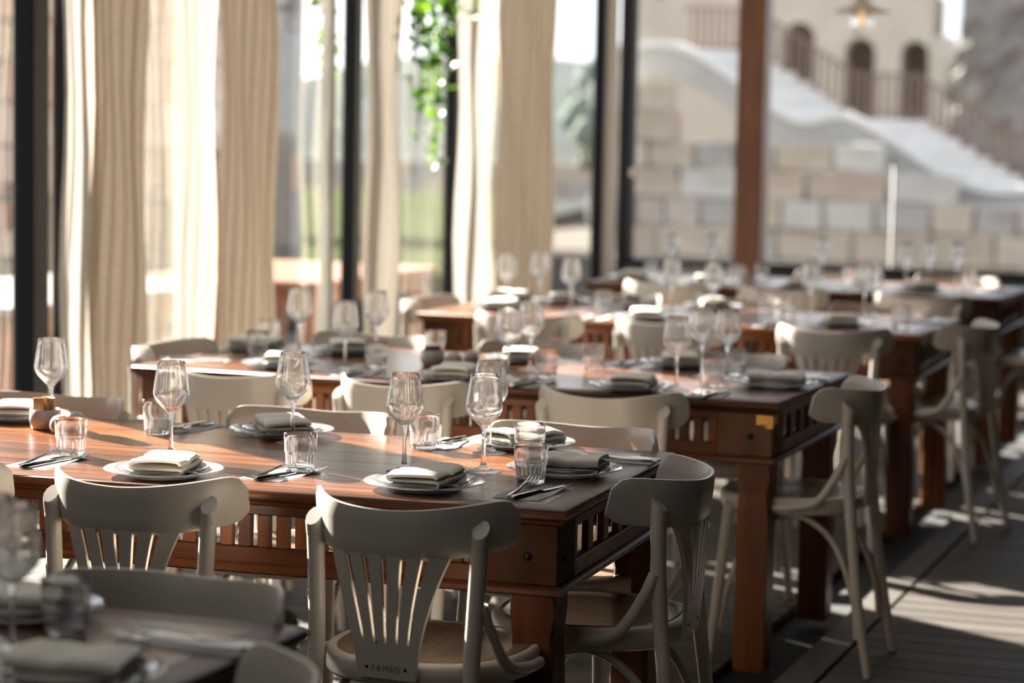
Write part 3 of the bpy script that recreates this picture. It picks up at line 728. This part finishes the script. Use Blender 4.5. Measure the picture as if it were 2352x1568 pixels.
# pendant lamps near the back glazing
def pendant(loc, drop, label):
    t = thing('pendant_lamp', label, 'lamp', loc)
    bm = bmesh.new(); add_lathe(bm, [(.030, .085), (.036, .07), (.054, .042), (.10, .016), (.160, -.004), (.163, -.009), (.10, .009), (.054, .034), (.030, .06)], 32); obj('shade', bm, M['enamel'], t, True)
    bm = bmesh.new(); add_lathe(bm, [(.0, .13), (.024, .13), (.028, .07), (.026, .03), (0, .03)], 20); obj('socket', bm, M['iron'], t, True)
    bm = bmesh.new(); add_tube(bm, [(0, 0, .13), (0, 0, drop)], .004, 6); obj('cord', bm, M['iron'], t)
    bm = bmesh.new(); add_lathe(bm, [(.025, .02), (.045, -.01), (.066, -.06), (.062, -.11), (.04, -.14), (0, -.145)], 24); bmesh.ops.solidify(bm, geom=bm.faces[:], thickness=.002); obj('glass_jar', bm, M['bulb'], t, True)
    bm = bmesh.new(); add_lathe(bm, [(0, .02), (.010, .01), (.018, -.03), (.016, -.07), (0, -.09)], 12); obj('filament_bulb', bm, M['filament'], t, True)
    return t
pendant((-2.70, 13.6, 2.185), .735, 'pendant lamp with cream shade and glass jar hanging at the upper right')
pendant((-3.88, 13.6, 2.395), .525, 'pendant lamp cut by the top edge, left of the wooden column')
# ================================================================== TABLES
TL, TW, TH = 2.0, .9235, .76
TAB = [(-1.4395, 2.267, -.0139), (-1.4118, 4.3646, .0363), (-1.4587, 6.373, -.0099), (-1.4811, 8.774, .0023), (-1.4885, 10.959, -.0082)]
def ctr(i):
    x, y, a = TAB[i]; lx, ly = -TL/2, TW/2
    return (x+lx*math.cos(a)-ly*math.sin(a), y+lx*math.sin(a)+ly*math.cos(a), 0)
TLAB = ['dark wooden table cut off in the blurred bottom left corner, nearest the camera',
        'front wooden table in sharp focus, its left half lit by the sun',
        'second wooden table back, with a brass plate on its right corner block',
        'third wooden table back, with the dark pot on it',
        'farthest wooden table, nearest the wooden column']
def make_table():
    t = thing('dining_table', TLAB[1], 'table', (0, 0, 0), 0, 'slatted hardwood dining tables')
    hx, hy = TL/2, TW/2
    # moulded rim: one swept profile round the edge, with a core board inside
    prof = [(-.062, .760), (-.010, .760), (-.004, .7575), (0, .752), (0, .744), (-.004, .738), (-.010, .735), (-.012, .730), (-.018, .726), (-.062, .726)]
    bm = bmesh.new()
    loops = []
    for sx, sy in ((-1, -1), (1, -1), (1, 1), (-1, 1)): loops.append([(sx*(hx+d), sy*(hy+d), z) for d, z in prof])
    vs = [[bm.verts.new(p) for p in lp] for lp in loops]
    for a, b in zip(vs, vs[1:]+vs[:1]):
        for i in range(len(prof)): 
            j = (i+1) % len(prof); bm.faces.new((a[i], a[j], b[j], b[i]))
    obj('edge_moulding', bm, M['frame'], t, auto=40)
    box('tabletop', -hx+.058, hx-.058, -hy+.058, hy-.058, .728, .748, M['top'], t)
    n = 6; wd = (TW-.124)/n
    for i in range(n):
        y0 = -hy+.062+wd*i; bm = bmesh.new(); add_box(bm, -hx+.0625, hx-.0625, y0+.0006, y0+wd-.0006, .748, .7602, .0008); obj('plank', bm, M['top'], t)
    # apron gallery
    a, b = hx-.035, hy-.035; th = .024
    for s in (-1, 1):
        y0, y1 = (s*b-th/2, s*b+th/2)
        box('apron_rail', -a+.14, a-.14, y0, y1, .706, .727, M['frame'], t, .002)
        box('apron_rail', -a+.14, a-.14, y0, y1, .604, .638, M['frame'], t, .002)
        x0, x1 = (s*a-th/2, s*a+th/2)
        for z0, z1 in ((.706, .727), (.604, .638)):
            bm = bmesh.new(); add_box(bm, x0, x1, -b+.10, b-.10, z0, z1, .002); obj('apron_rail', bm, M['frame'], t)
    bm = bmesh.new(); lp = []
    pr = [(-.03, .585), (.004, .585), (.010, .589), (.010, .598), (.004, .603), (-.002, .606), (-.03, .606)]
    for sx, sy in ((-1, -1), (1, -1), (1, 1), (-1, 1)): lp.append([bm.verts.new((sx*(a+.012+d), sy*(b+.012+d), z)) for d, z in pr])
    for p, q in zip(lp, lp[1:]+lp[:1]):
        for i in range(len(pr)): j = (i+1) % len(pr); bm.faces.new((p[i], p[j], q[j], q[i]))
    obj('lower_moulding', bm, M['frame'], t, auto=40)
    bm = bmesh.new(); add_box(bm, -.0138, .0138, -.008, .008, .638, .706, .002); sl = obj('slat', bm, M['leg'], t); first = True
    x = -a+.165; xs = []
    while x < a-.155: xs.append(x); x += .0412
    for s in (-1, 1):
        for x in xs:
            if first: sl.location = (x, s*b, 0); first = False
            else: inst('slat', sl.data, t, (x, s*b, 0))
        ys = [-.30+.12*k for k in range(6)]
        for y in ys: inst('slat', sl.data, t, (s*a, y, 0), (0, 0, PI/2), (1.5, 1, 1))
    for sx in (-1, 1):
        for sy in (-1, 1):
            bm = bmesh.new(); X1, Y1 = a+.013, b+.013
            xx = sorted((sx*(X1-.155), sx*X1)); yy = sorted((sy*(Y1-.125), sy*Y1))
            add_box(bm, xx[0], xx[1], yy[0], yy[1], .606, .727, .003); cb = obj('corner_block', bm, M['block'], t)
            for ax in (0, 1):
                bm = bmesh.new(); add_lathe(bm, [(0, .006), (.004, .0055), (.008, .002), (.0095, 0), (.0095, -.003), (0, -.003)], 14)
                k = obj('iron_stud', bm, M['iron'], cb, True)
                if ax == 0: k.location = (sx*(X1-.062), sy*Y1, .662); k.rotation_euler = (R(90)*sy*-1, 0, 0)
                else: k.location = (sx*X1, sy*(Y1-.05), .655); k.rotation_euler = (0, R(90)*sx, 0)
            # leg: square with a shouldered, slightly waisted shaft
            cx, cy = sx*(X1-.052), sy*(Y1-.052); bm = bmesh.new()
            lps = []
            for z, h in ((0, .043), (.01, .045), (.05, .046), (.42, .044), (.50, .0425), (.545, .0455), (.586, .0475)): lps.append([(cx-h, cy-h, z), (cx+h, cy-h, z), (cx+h, cy+h, z), (cx-h, cy+h, z)])
            add_loops(bm, lps); bmesh.ops.bevel(bm, geom=[e for e in bm.edges if abs((e.verts[0].co-e.verts[1].co).z) > .005], offset=.006, segments=1, affect='EDGES')
            obj('leg', bm, M['leg'], t)
    return t
tables = [make_table()]
for i in (0, 2, 3, 4):
    o = dup(tables[0], ctr(i), TAB[i][2], TLAB[i]); tables.append(o)
tables[0].location = ctr(1); tables[0].rotation_euler = (0, 0, TAB[1][2])
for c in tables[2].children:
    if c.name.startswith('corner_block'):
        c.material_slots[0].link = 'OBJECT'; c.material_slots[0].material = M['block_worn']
# brass corner plate on the second table's right near block
bm = bmesh.new(); add_box(bm, -.045, .002, -.003, 0, -.028, 0, .001); add_box(bm, -.018, .002, -.003, 0, -.036, -.028); add_box(bm, .0, .003, -.003, .045, -.028, 0, .001)
bp = obj('brass_plate', bm, M['brass'], tables[2]); bp.location = (TL/2-.035+.0125, -TW/2+.035-.0125, .722); bp['label'] = 'worn brass corner plate'

# ================================================================== CHAIRS (local: seat centre at origin, front is +y)
def rail_y(x): return -.236+.152*(abs(x)/.210)**2.9
def make_chair():
    t = thing('bistro_chair', '', 'chair', (0, 0, 0), 0, 'cream bentwood fan-back chairs')
    # seat and its rim
    def ring(r, z, n=40):
        out = []
        for k in range(n):
            a = 2*PI*k/n; c, s = math.cos(a), math.sin(a); e = 2/2.6
            x = r*abs(c)**e*(1 if c > 0 else -1); y = r*abs(s)**e*(1 if s > 0 else -1)
            out.append((x*(1-.09*(-y/r if y < 0 else 0)), y*1.0, z))
        return out
    bm = bmesh.new(); v = add_loops(bm, [ring(.186, .477), ring(.186, .4855), ring(.181, .487), ring(.150, .4835), ring(.09, .480), ring(.03, .479)]); obj('seat', bm, M['seat'], t, True)
    bm = bmesh.new(); add_loops(bm, [ring(.183, .440), ring(.201, .440), ring(.206, .446), ring(.206, .478), ring(.202, .485), ring(.194, .488), ring(.186, .485), ring(.183, .48)], cap=False); obj('seat_rim', bm, M['paint'], t, auto=50)
    # curved top rail
    bm = bmesh.new(); n = 36; front = []; back = []
    for i in range(n+1):
        q = i/n*2-1; q = math.copysign(abs(q)**.78, q); x = .210*q; y = rail_y(x)
        zt = .783+.020*abs(q)**1.6; zb = .688+.018*q*q
        if abs(x) > .184:
            k = min(1, (abs(x)-.184)/.026); c = 1-math.sqrt(max(0, 1-k*k)); zt -= .026*c; zb += .017*c
        dx = .001; tang = Vector((dx*2, rail_y(x+dx)-rail_y(x-dx), 0)).normalized(); nm = Vector((-tang.y, tang.x, 0))
        fr, bk = [], []
        for j in range(7):
            f = j/6; z = zb+(zt-zb)*f; th = .0075*(1-(abs(f*2-1))**6*.55); lean = -.012*(f-.5)
            p = Vector((x, y+lean, z)); fr.append(bm.verts.new(p+nm*th)); bk.append(bm.verts.new(p-nm*th))
        front.append(fr); back.append(bk)
    for G, fl in ((front, 0), (back, 1)):
        for a, b in zip(G, G[1:]):
            for j in range(6): bm.faces.new((a[j], a[j+1], b[j+1], b[j]))
    for i in range(n):
        for j in (0, 6): bm.faces.new((front[i][j], front[i+1][j], back[i+1][j], back[i][j]))
    for i in (0, n):
        for j in range(6): bm.faces.new((front[i][j], front[i][j+1], back[i][j+1], back[i][j]))
    obj('top_rail', bm, M['paint'], t, auto=50)
    # fan splat with five slots
    bm = bmesh.new(); S = 14
    def sp(u, f): # u -1..1 across, f 0..1 up
        hw = .060+.062*f**1.5; x = u*hw; z = .457+f*.238
        y0 = -.2125-.002*math.sin(PI*f); y1 = rail_y(x)+.004
        g = f**1.3; return Vector((x, y0+(y1-y0)*g, z))
    def strip(u0, u1, f0, f1, n, gap=False):
        lp = []
        for i in range(n+1):
            f = f0+(f1-f0)*i/n; g0 = g1 = 0
            if gap:
                gg = (.0022+.0042*(f-f0)/(f1-f0))/(.060+.062*f**1.5)
                g0 = gg if u0 > -.99 else 0; g1 = gg if u1 < .99 else 0
            a, b = sp(u0+g0, f), sp(u1-g1, f); o = Vector((0, .0048, 0)); lp.append([a-o, b-o, b+o, a+o])
        add_loops(bm, lp)
    for i in range(6): strip(-1+i/3, -1+(i+1)/3, .27, 1.0, S, True)
    bot = []
    for i in range(9):
        f = .29*i/8; row = [sp(-1+k/4, f) for k in range(9)]; o = Vector((0, .0048, 0)); bot.append([p-o for p in row]+[p+o for p in row[::-1]])
    add_loops(bm, bot); obj('splat', bm, M['paint'], t, auto=35)
    bm = bmesh.new()
    for s in (-1, 1):
        add_lathe(bm, [(0, .0025), (.003, .002), (.0042, 0), (.0042, -.002)], 8, c=(s*.040, 0, 0))
    sc_ = obj('screws', bm, M['iron'], t); sc_.location = (0, -.2178, .478); sc_.rotation_euler = (R(90), 0, 0)
    for s in (-1, 1):
        bm = bmesh.new(); px = .164; py = rail_y(px)-.014
        pts = smooth_pts([(s*.192, -.262, 0), (s*.181, -.225, .20), (s*.164, -.192, .46), (s*.165, -.183, .57), (s*.171, py-.004, .70), (s*.174, py-.006, .752)], 5)
        add_tube(bm, pts, [.0125+.004*min(1, i/9) for i in range(len(pts))], 12)
        for v in bm.verts:                               # slanted cut at the top, towards the rail
            if v.co.z > .72: v.co.z += (v.co.y-py+.004)*.9
        obj('back_leg', bm, M['paint'], t, auto=50)
        bm = bmesh.new(); pts = smooth_pts([(s*.183, .196, 0), (s*.172, .176, .2), (s*.160, .150, .46)], 5); add_tube(bm, pts, [.0112+.006*i/10 for i in range(11)], 12); obj('front_leg', bm, M['paint'], t, auto=50)
        bm = bmesh.new(); pts = smooth_pts([(s*.178, -.176, .605), (s*.186, -.152, .55), (s*.200, -.105, .482), (s*.211, -.03, .462), (s*.211, .04, .46)], 5); add_tube(bm, pts, .0105, 8, 1.15); obj('arm_brace', bm, M['paint'], t, auto=50)
        bm = bmesh.new(); pts = smooth_pts([(s*.166, -.222, .10), (s*.160, -.205, .22), (s*.150, -.14, .37), (s*.145, -.03, .432), (s*.148, .08, .38), (s*.158, .150, .22), (s*.166, .170, .10)], 5); add_tube(bm, pts, .0095, 8); obj('hoop_brace', bm, M['paint'], t, auto=50)
    return t
CH = [ # table, x, y, heading of the front (0 = +Y), label
 (1, -1.672, 4.335, -3, 'cream fan-back chair nearest the camera, right one at the front table\'s near side'),
 (1, -2.268, 4.365, 1, 'cream fan-back chair on the near side of the front table, left of the middle'),
 (1, -2.790, 4.330, 3, 'cream chair at the front table\'s near side, mostly cut by the left photo edge'),
 (1, -2.380, 5.205, 181, 'cream chair on the far side of the front table, behind the middle plate'),
 (1, -1.716, 5.225, 179, 'cream chair on the far side of the front table, behind the two tumblers'),
 (1, -3.085, 5.180, 180, 'cream chair on the far side of the front table, by the left black post'),
 (1, -1.482, 4.775, 92, 'cream chair at the right end of the front table, beside its dark corner block'),
 (0, -1.690, 3.115, 176, 'blurred cream chair across the corner table, its rail facing the camera'),
 (0, -1.462, 2.690, 97, 'blurred cream chair tip at the end of the bottom left corner table'),
 (2, -1.875, 6.285, -2, 'cream fan-back chair at the near side of the second table, right one of three'),
 (2, -2.458, 6.27, -8, 'cream fan-back chair at the near side of the second table, middle one'),
 (2, -2.970, 6.26, -3, 'cream fan-back chair at the near side of the second table, left one'),
 (2, -3.370, 6.760, -91, 'cream chair at the left end of the second table, before the first curtain'),
 (2, -3.080, 7.245, 178, 'cream chair at the far side of the second table, left one'),
 (2, -2.470, 7.245, 183, 'cream chair at the far side of the second table, middle one'),
 (2, -1.870, 7.235, 176, 'cream chair at the far side of the second table, right one'),
 (2, -1.470, 6.660, 90, 'cream chair at the right end of the second table, by the brass plate'),
 (3, -2.955, 8.700, 2, 'cream chair at the near side of the third table, left one'),
 (3, -2.385, 8.690, -4, 'cream chair at the near side of the third table, middle one'),
 (3, -1.770, 8.690, 0, 'cream chair at the near side of the third table, right one'),
 (3, -3.400, 9.080, -90, 'cream chair at the left end of the third table, brightly sunlit rail'),
 (3, -2.950, 9.620, 180, 'cream chair at the far side of the third table, left one'),
 (3, -2.400, 9.630, 183, 'cream chair at the far side of the third table, middle one'),
 (3, -1.820, 9.630, 178, 'cream chair at the far side of the third table, right one'),
 (3, -1.490, 9.050, 80, 'dark shaded cream chair at the right end of the third table'),
 (4, -2.990, 10.80, 0, 'cream chair at the near side of the farthest table, left one'),
 (4, -2.420, 10.72, -6, 'cream chair at the near side of the farthest table, middle one'),
 (4, -1.770, 10.62, -4, 'cream chair at the near side of the farthest table, right one'),
 (4, -3.120, 11.80, 180, 'cream chair at the far side of the farthest table, left one'),
 (4, -2.450, 11.81, 180, 'cream chair at the far side of the farthest table, middle one'),
 (4, -1.850, 11.81, 177, 'cream chair at the far side of the farthest table, right one'),
 (4, -1.400, 11.30, 95, 'cream chair at the right end of the farthest table, cut by the right photo edge'),
]
proto = make_chair()
for i, (tb, x, y, h, lab) in enumerate(CH):
    if i == 0: c0 = proto
    else: dup(proto, (x, y, 0), R(h), lab)
proto.location = (CH[0][1], CH[0][2], 0); proto.rotation_euler = (0, 0, R(CH[0][3])); proto['label'] = CH[0][4]
# lettering pressed into the splat of the nearest chair
cu = bpy.data.curves.new('lettering', 'FONT'); cu.body = 'FAMEG'; cu.size = .0165; cu.space_character = 1.25; cu.align_x = 'CENTER'; cu.extrude = .0003
to = bpy.data.objects.new('lettering_curve', cu); COL.objects.link(to)
dg = bpy.context.evaluated_depsgraph_get(); me = bpy.data.meshes.new_from_object(to.evaluated_get(dg)); bpy.data.objects.remove(to)
me.materials.clear(); lt = link('pressed_lettering', me, M['engrave'], proto); lt.location = (0, -.2199, .4725); lt.rotation_euler = (R(90), 0, 0)

# ================================================================== TABLEWARE
TN = ['blurred corner table', 'front table', 'second table', 'third table', 'farthest table']
def proto_obj(name, bm, mat, auto=35): return obj(name, bm, mat, None, auto=auto)
# wine glass: one closed lathe (outside then inside)
bm = bmesh.new()
outp = [(0, 0), (.0375, 0), (.0385, .0012), (.037, .0025), (.022, .0055), (.010, .0105), (.0052, .020), (.0043, .045), (.0042, .075), (.0052, .090), (.010, .099), (.022, .110), (.034, .123), (.0395, .134), (.0405, .141), (.0395, .150), (.0365, .172), (.0330, .195), (.0306, .2095), (.0300, .2105)]
inp = [(.0294, .2098), (.0320, .195), (.0355, .172), (.0385, .150), (.0395, .141), (.0384, .1345), (.033, .1245), (.021, .1125), (.010, .1035), (.004, .1015), (0, .101)]
add_lathe(bm, outp+inp, 40)
g0 = proto_obj('wine_glass', bm, M['glass'], 60)
for i, (tb, x, y, ph) in enumerate(WINE):
    o = g0 if i == 0 else g0.copy()
    if i: COL.objects.link(o)
    o.location = (x, y, TH+.0004); o.rotation_euler = (0, 0, rnd.uniform(0, 6))
    tag(o, 'wine glass '+ph, 'wine glass', 'wine glasses on the '+TN[tb])
# tumbler: smooth upper wall, beaded shoulder, petal-ribbed lower wall
bm = bmesh.new()
prof = [(0, 0), (.026, 0), (.0285, .002), (.0292, .006), (.0300, .012), (.0306, .020), (.0312, .028), (.0318, .035), (.0322, .039), (.0330, .041), (.0338, .043), (.0340, .046), (.0346, .049), (.0348, .052), (.0353, .062), (.0360, .074), (.0362, .0805), (.0356, .0815), (.0350, .0808), (.0342, .062), (.0334, .049), (.0326, .044), (.0300, .036), (.0290, .024), (.028, .012), (.024, .0095), (0, .009)]
def fn(i, a):
    if 4 <= i <= 7: return 1+.050*abs(math.cos(a*11))-.030
    if i in (9, 10, 11): return 1+.012*math.cos(a*48)
    return 1
add_lathe(bm, prof, 96, fn)
t0 = proto_obj('tumbler', bm, M['tumbler'], 50)
for i, (tb, x, y, ph) in enumerate(TUMBLER):
    o = t0 if i == 0 else t0.copy()
    if i: COL.objects.link(o)
    o.location = (x, y, TH+.0004); o.rotation_euler = (0, 0, rnd.uniform(0, 6))
    tag(o, 'ribbed tumbler '+ph, 'tumbler', 'tumblers on the '+TN[tb])
# plates: big one below, small one stacked on it, ribbed undersides
def plate_bm(r, h):
    bm = bmesh.new()
    pr = [(0, .0015), (r*.50, 0), (r*.58, .001), (r*.66, h*.30), (r*.80, h*.62), (r*.93, h*.85), (r*.985, h*.95), (r, h), (r*.985, h+.002), (r*.93, h*.85+.0035), (r*.80, h*.62+.004), (r*.66, h*.30+.004), (r*.60, .005), (0, .0048)]
    add_lathe(bm, pr, 120, lambda i, a: 1+(.010*(1 if int(a/(2*PI)*120+.5) % 2 else -1) if 3 <= i <= 5 else 0)); return bm
p0 = proto_obj('charger_plate', plate_bm(.125, .017), M['plate'], 25)
q0 = proto_obj('glass_plate', plate_bm(.094, .015), M['plate'], 25)
# folded napkin: a thick cloth strip folded back on itself twice
def napkin_bm(seed):
    rr = random.Random(seed); bm = bmesh.new(); W, Lh = .108, .080
    path = [(0, .0035), (W*.5, .003), (W*.93, .0045), (W, .0095), (W*.95, .0145), (W*.5, .0145), (W*.08, .0145), (.002, .0205), (W*.06, .0265), (W*.5, .0290), (W*.9, .0270), (W*.985, .0215)]
    sm = smooth_pts([(x, 0, z) for x, z in path], 3); n = 12; loops = []
    for k in range(n+1):
        f = k/n*2-1; y = f*Lh; lp_o, lp_i = [], []
        for i, p in enumerate(sm):
            tg = (sm[min(i+1, len(sm)-1)]-sm[max(i-1, 0)]).normalized(); nm = Vector((-tg.z, 0, tg.x)); th = .0042*(1-.35*max(0, abs(f)-.85)/.15)
            wv = .0016*math.sin(5*f+seed+i*.12)+.0012*math.sin(11*f+i*.3+seed*2); sw = .004*math.sin(2*f+seed)*(p.z/.032)
            q = Vector((p.x-W/2+sw, y*(1+.012*math.sin(i*.5+seed)), max(.0042, p.z+wv*(p.z/.02))))
            lp_o.append(q+nm*th); lp_i.append(q-nm*th)
        loops.append(lp_o+lp_i[::-1])
    add_loops(bm, loops); return bm
naps = [proto_obj('folded_napkin', napkin_bm(s), M['linen'], 60) for s in (1, 2, 3)]
usedn = [0, 0, 0]
for i, (tb, x, y, ph, ang, _) in enumerate(PLATE):
    for src, dz, nm, lab, cat in ((p0, .0004, 'charger_plate', 'large ribbed glass plate below, ', 'plate'), (q0, .0058, 'glass_plate', 'small ribbed glass plate on top, ', 'plate')):
        o = src if i == 0 else src.copy()
        if i: COL.objects.link(o)
        o.location = (x, y, TH+dz); o.rotation_euler = (0, 0, rnd.uniform(0, 1))
        tag(o, lab+ph, cat, ('large' if dz < .002 else 'small')+' plates on the '+TN[tb])
    s = i % 3; o = naps[s] if not usedn[s] else naps[s].copy()
    if usedn[s]: COL.objects.link(o)
    usedn[s] = 1
    o.location = (x+.004, y+.002, TH+.0118); o.rotation_euler = (0, 0, R(ang-14 if ang < 70 else ang+14))
    tag(o, 'folded cream napkin, '+ph, 'napkin', 'cloth napkins on the '+TN[tb])
# cutlery: paper napkin, fork, knife (tips at +y)
bm = bmesh.new(); grid(bm, -.05, .05, -.10, .10, 10, 16, lambda x, y: .0006+.0012*(1+math.sin(x*70+y*22))*.5+(.010*((x-.02)/.03)**2*max(0, y+.02)/.12 if x > .02 else 0))
bmesh.ops.solidify(bm, geom=bm.faces[:], thickness=-.0006); pn0 = proto_obj('paper_napkin', bm, M['paper'], 60)
def strip_bm(bm, st):      # stations: (y, half width, z, thickness)
    add_loops(bm, [[(-w, y, z), (-w*.6, y, z+t), (w*.6, y, z+t), (w, y, z)] for y, w, z, t in st])
bm = bmesh.new()
strip_bm(bm, [(-.10, .0035, .002, .002), (-.095, .0062, .002, .003), (-.03, .0045, .004, .0032), (.02, .0028, .009, .003), (.035, .0042, .010, .0026), (.048, .0105, .008, .0022), (.060, .0125, .006, .002)])
for k in range(4):
    cx = -.0108+.0072*k
    add_loops(bm, [[(cx-w, y, z), (cx+w, y, z), (cx+w, y, z+.002), (cx-w, y, z+.002)] for y, w, z in ((.058, .0022, .006), (.075, .0020, .0065), (.092, .0017, .010), (.102, .0006, .0145))])
fk0 = proto_obj('fork', bm, M['steel'], 45)
bm = bmesh.new()
strip_bm(bm, [(-.105, .0045, .001, .003), (-.10, .0078, .001, .0055), (-.06, .0072, .001, .0055), (-.01, .0055, .001, .005), (.0, .0050, .002, .004), (.012, .0085, .0025, .0018), (.07, .0095, .0025, .0014), (.095, .0075, .0025, .0012), (.108, .002, .0025, .0008)])
kn0 = proto_obj('table_knife', bm, M['steel'], 45)
for i, (tb, x, y, ang, ph) in enumerate(CUT):
    a = R(ang+rnd.uniform(-7, 7)); Rm = Matrix.Rotation(a, 3, 'Z')
    for src, off, da, dz, lab, cat in ((pn0, (0, 0), 0, .0004, 'white paper napkin ', 'paper napkin'), (fk0, (-.024, .004), .10, .0036, 'steel fork ', 'fork'), (kn0, (.016, -.006), -.16, .0032, 'steel knife ', 'knife')):
        o = src if i == 0 else src.copy()
        if i: COL.objects.link(o)
        p = Rm @ Vector((off[0], off[1], 0)); o.location = (x+p.x, y+p.y, TH+dz); o.rotation_euler = (0, 0, a+da)
        tag(o, lab+ph, cat, cat+'s on the '+TN[tb])
# egg shaped shakers and pots
bm = bmesh.new(); add_lathe(bm, [(0, 0), (.016, 0), (.021, .004), (.0255, .013), (.0265, .022), (.024, .032), (.017, .040), (.008, .044), (0, .045)], 28); e0 = proto_obj('egg_shaker', bm, M['stone_glaze'], 60)
for i, (x, y, lab) in enumerate([(-2.842, 4.915, 'grey egg-shaped shaker on the front table, nearer one at the left edge'), (-2.845, 4.985, 'grey egg-shaped shaker on the front table, behind the other one'),
        (-2.590, 6.850, 'grey egg-shaped shaker right of the grey pot on the second table, left one'), (-2.561, 6.926, 'grey egg-shaped shaker on the second table, right one behind its twin'),
        (-2.690, 9.370, 'grey egg-shaped shaker right of the dark pot on the third table')]):
    o = e0 if i == 0 else e0.copy()
    if i: COL.objects.link(o)
    o.location = (x, y, TH+.0005); tag(o, lab, 'shaker', 'egg-shaped shakers')
def pot(loc, label, packets, r=.036, h=.048):
    t = thing('condiment_pot', label, 'pot', loc)
    bm = bmesh.new(); add_lathe(bm, [(0, 0), (r*.8, 0), (r*.95, .004), (r*1.05, h*.45), (r, h), (r*.92, h), (r*.95, h*.45), (r*.8, .008), (0, .007)], 28); obj('bowl', bm, M['stone_glaze'], t, True)
    rr = random.Random(3)
    for k in range(5):
        bm = bmesh.new(); add_box(bm, -.014, .014, -.003, .003, 0, .05 if packets else .034, .001)
        p = obj('sugar_packet' if packets else 'dark_sachet', bm, M['packet' if packets else 'dark_lid'], t); p.location = (rr.uniform(-.012, .012), -.016+.008*k, h-.022); p.rotation_euler = (rr.uniform(-.15, .15), rr.uniform(-.2, .2), rr.uniform(-.4, .4))
    return t
pot((-2.919, 4.975, TH+.0004), 'grey bowl with brown sugar packets at the left edge of the front table', True)
pot((-2.660, 6.850, TH+.0004), 'grey pot with dark sachets in the middle of the second table', False)
pot((-2.762, 9.345, TH+.0004), 'dark topped grey pot on the third table', False)
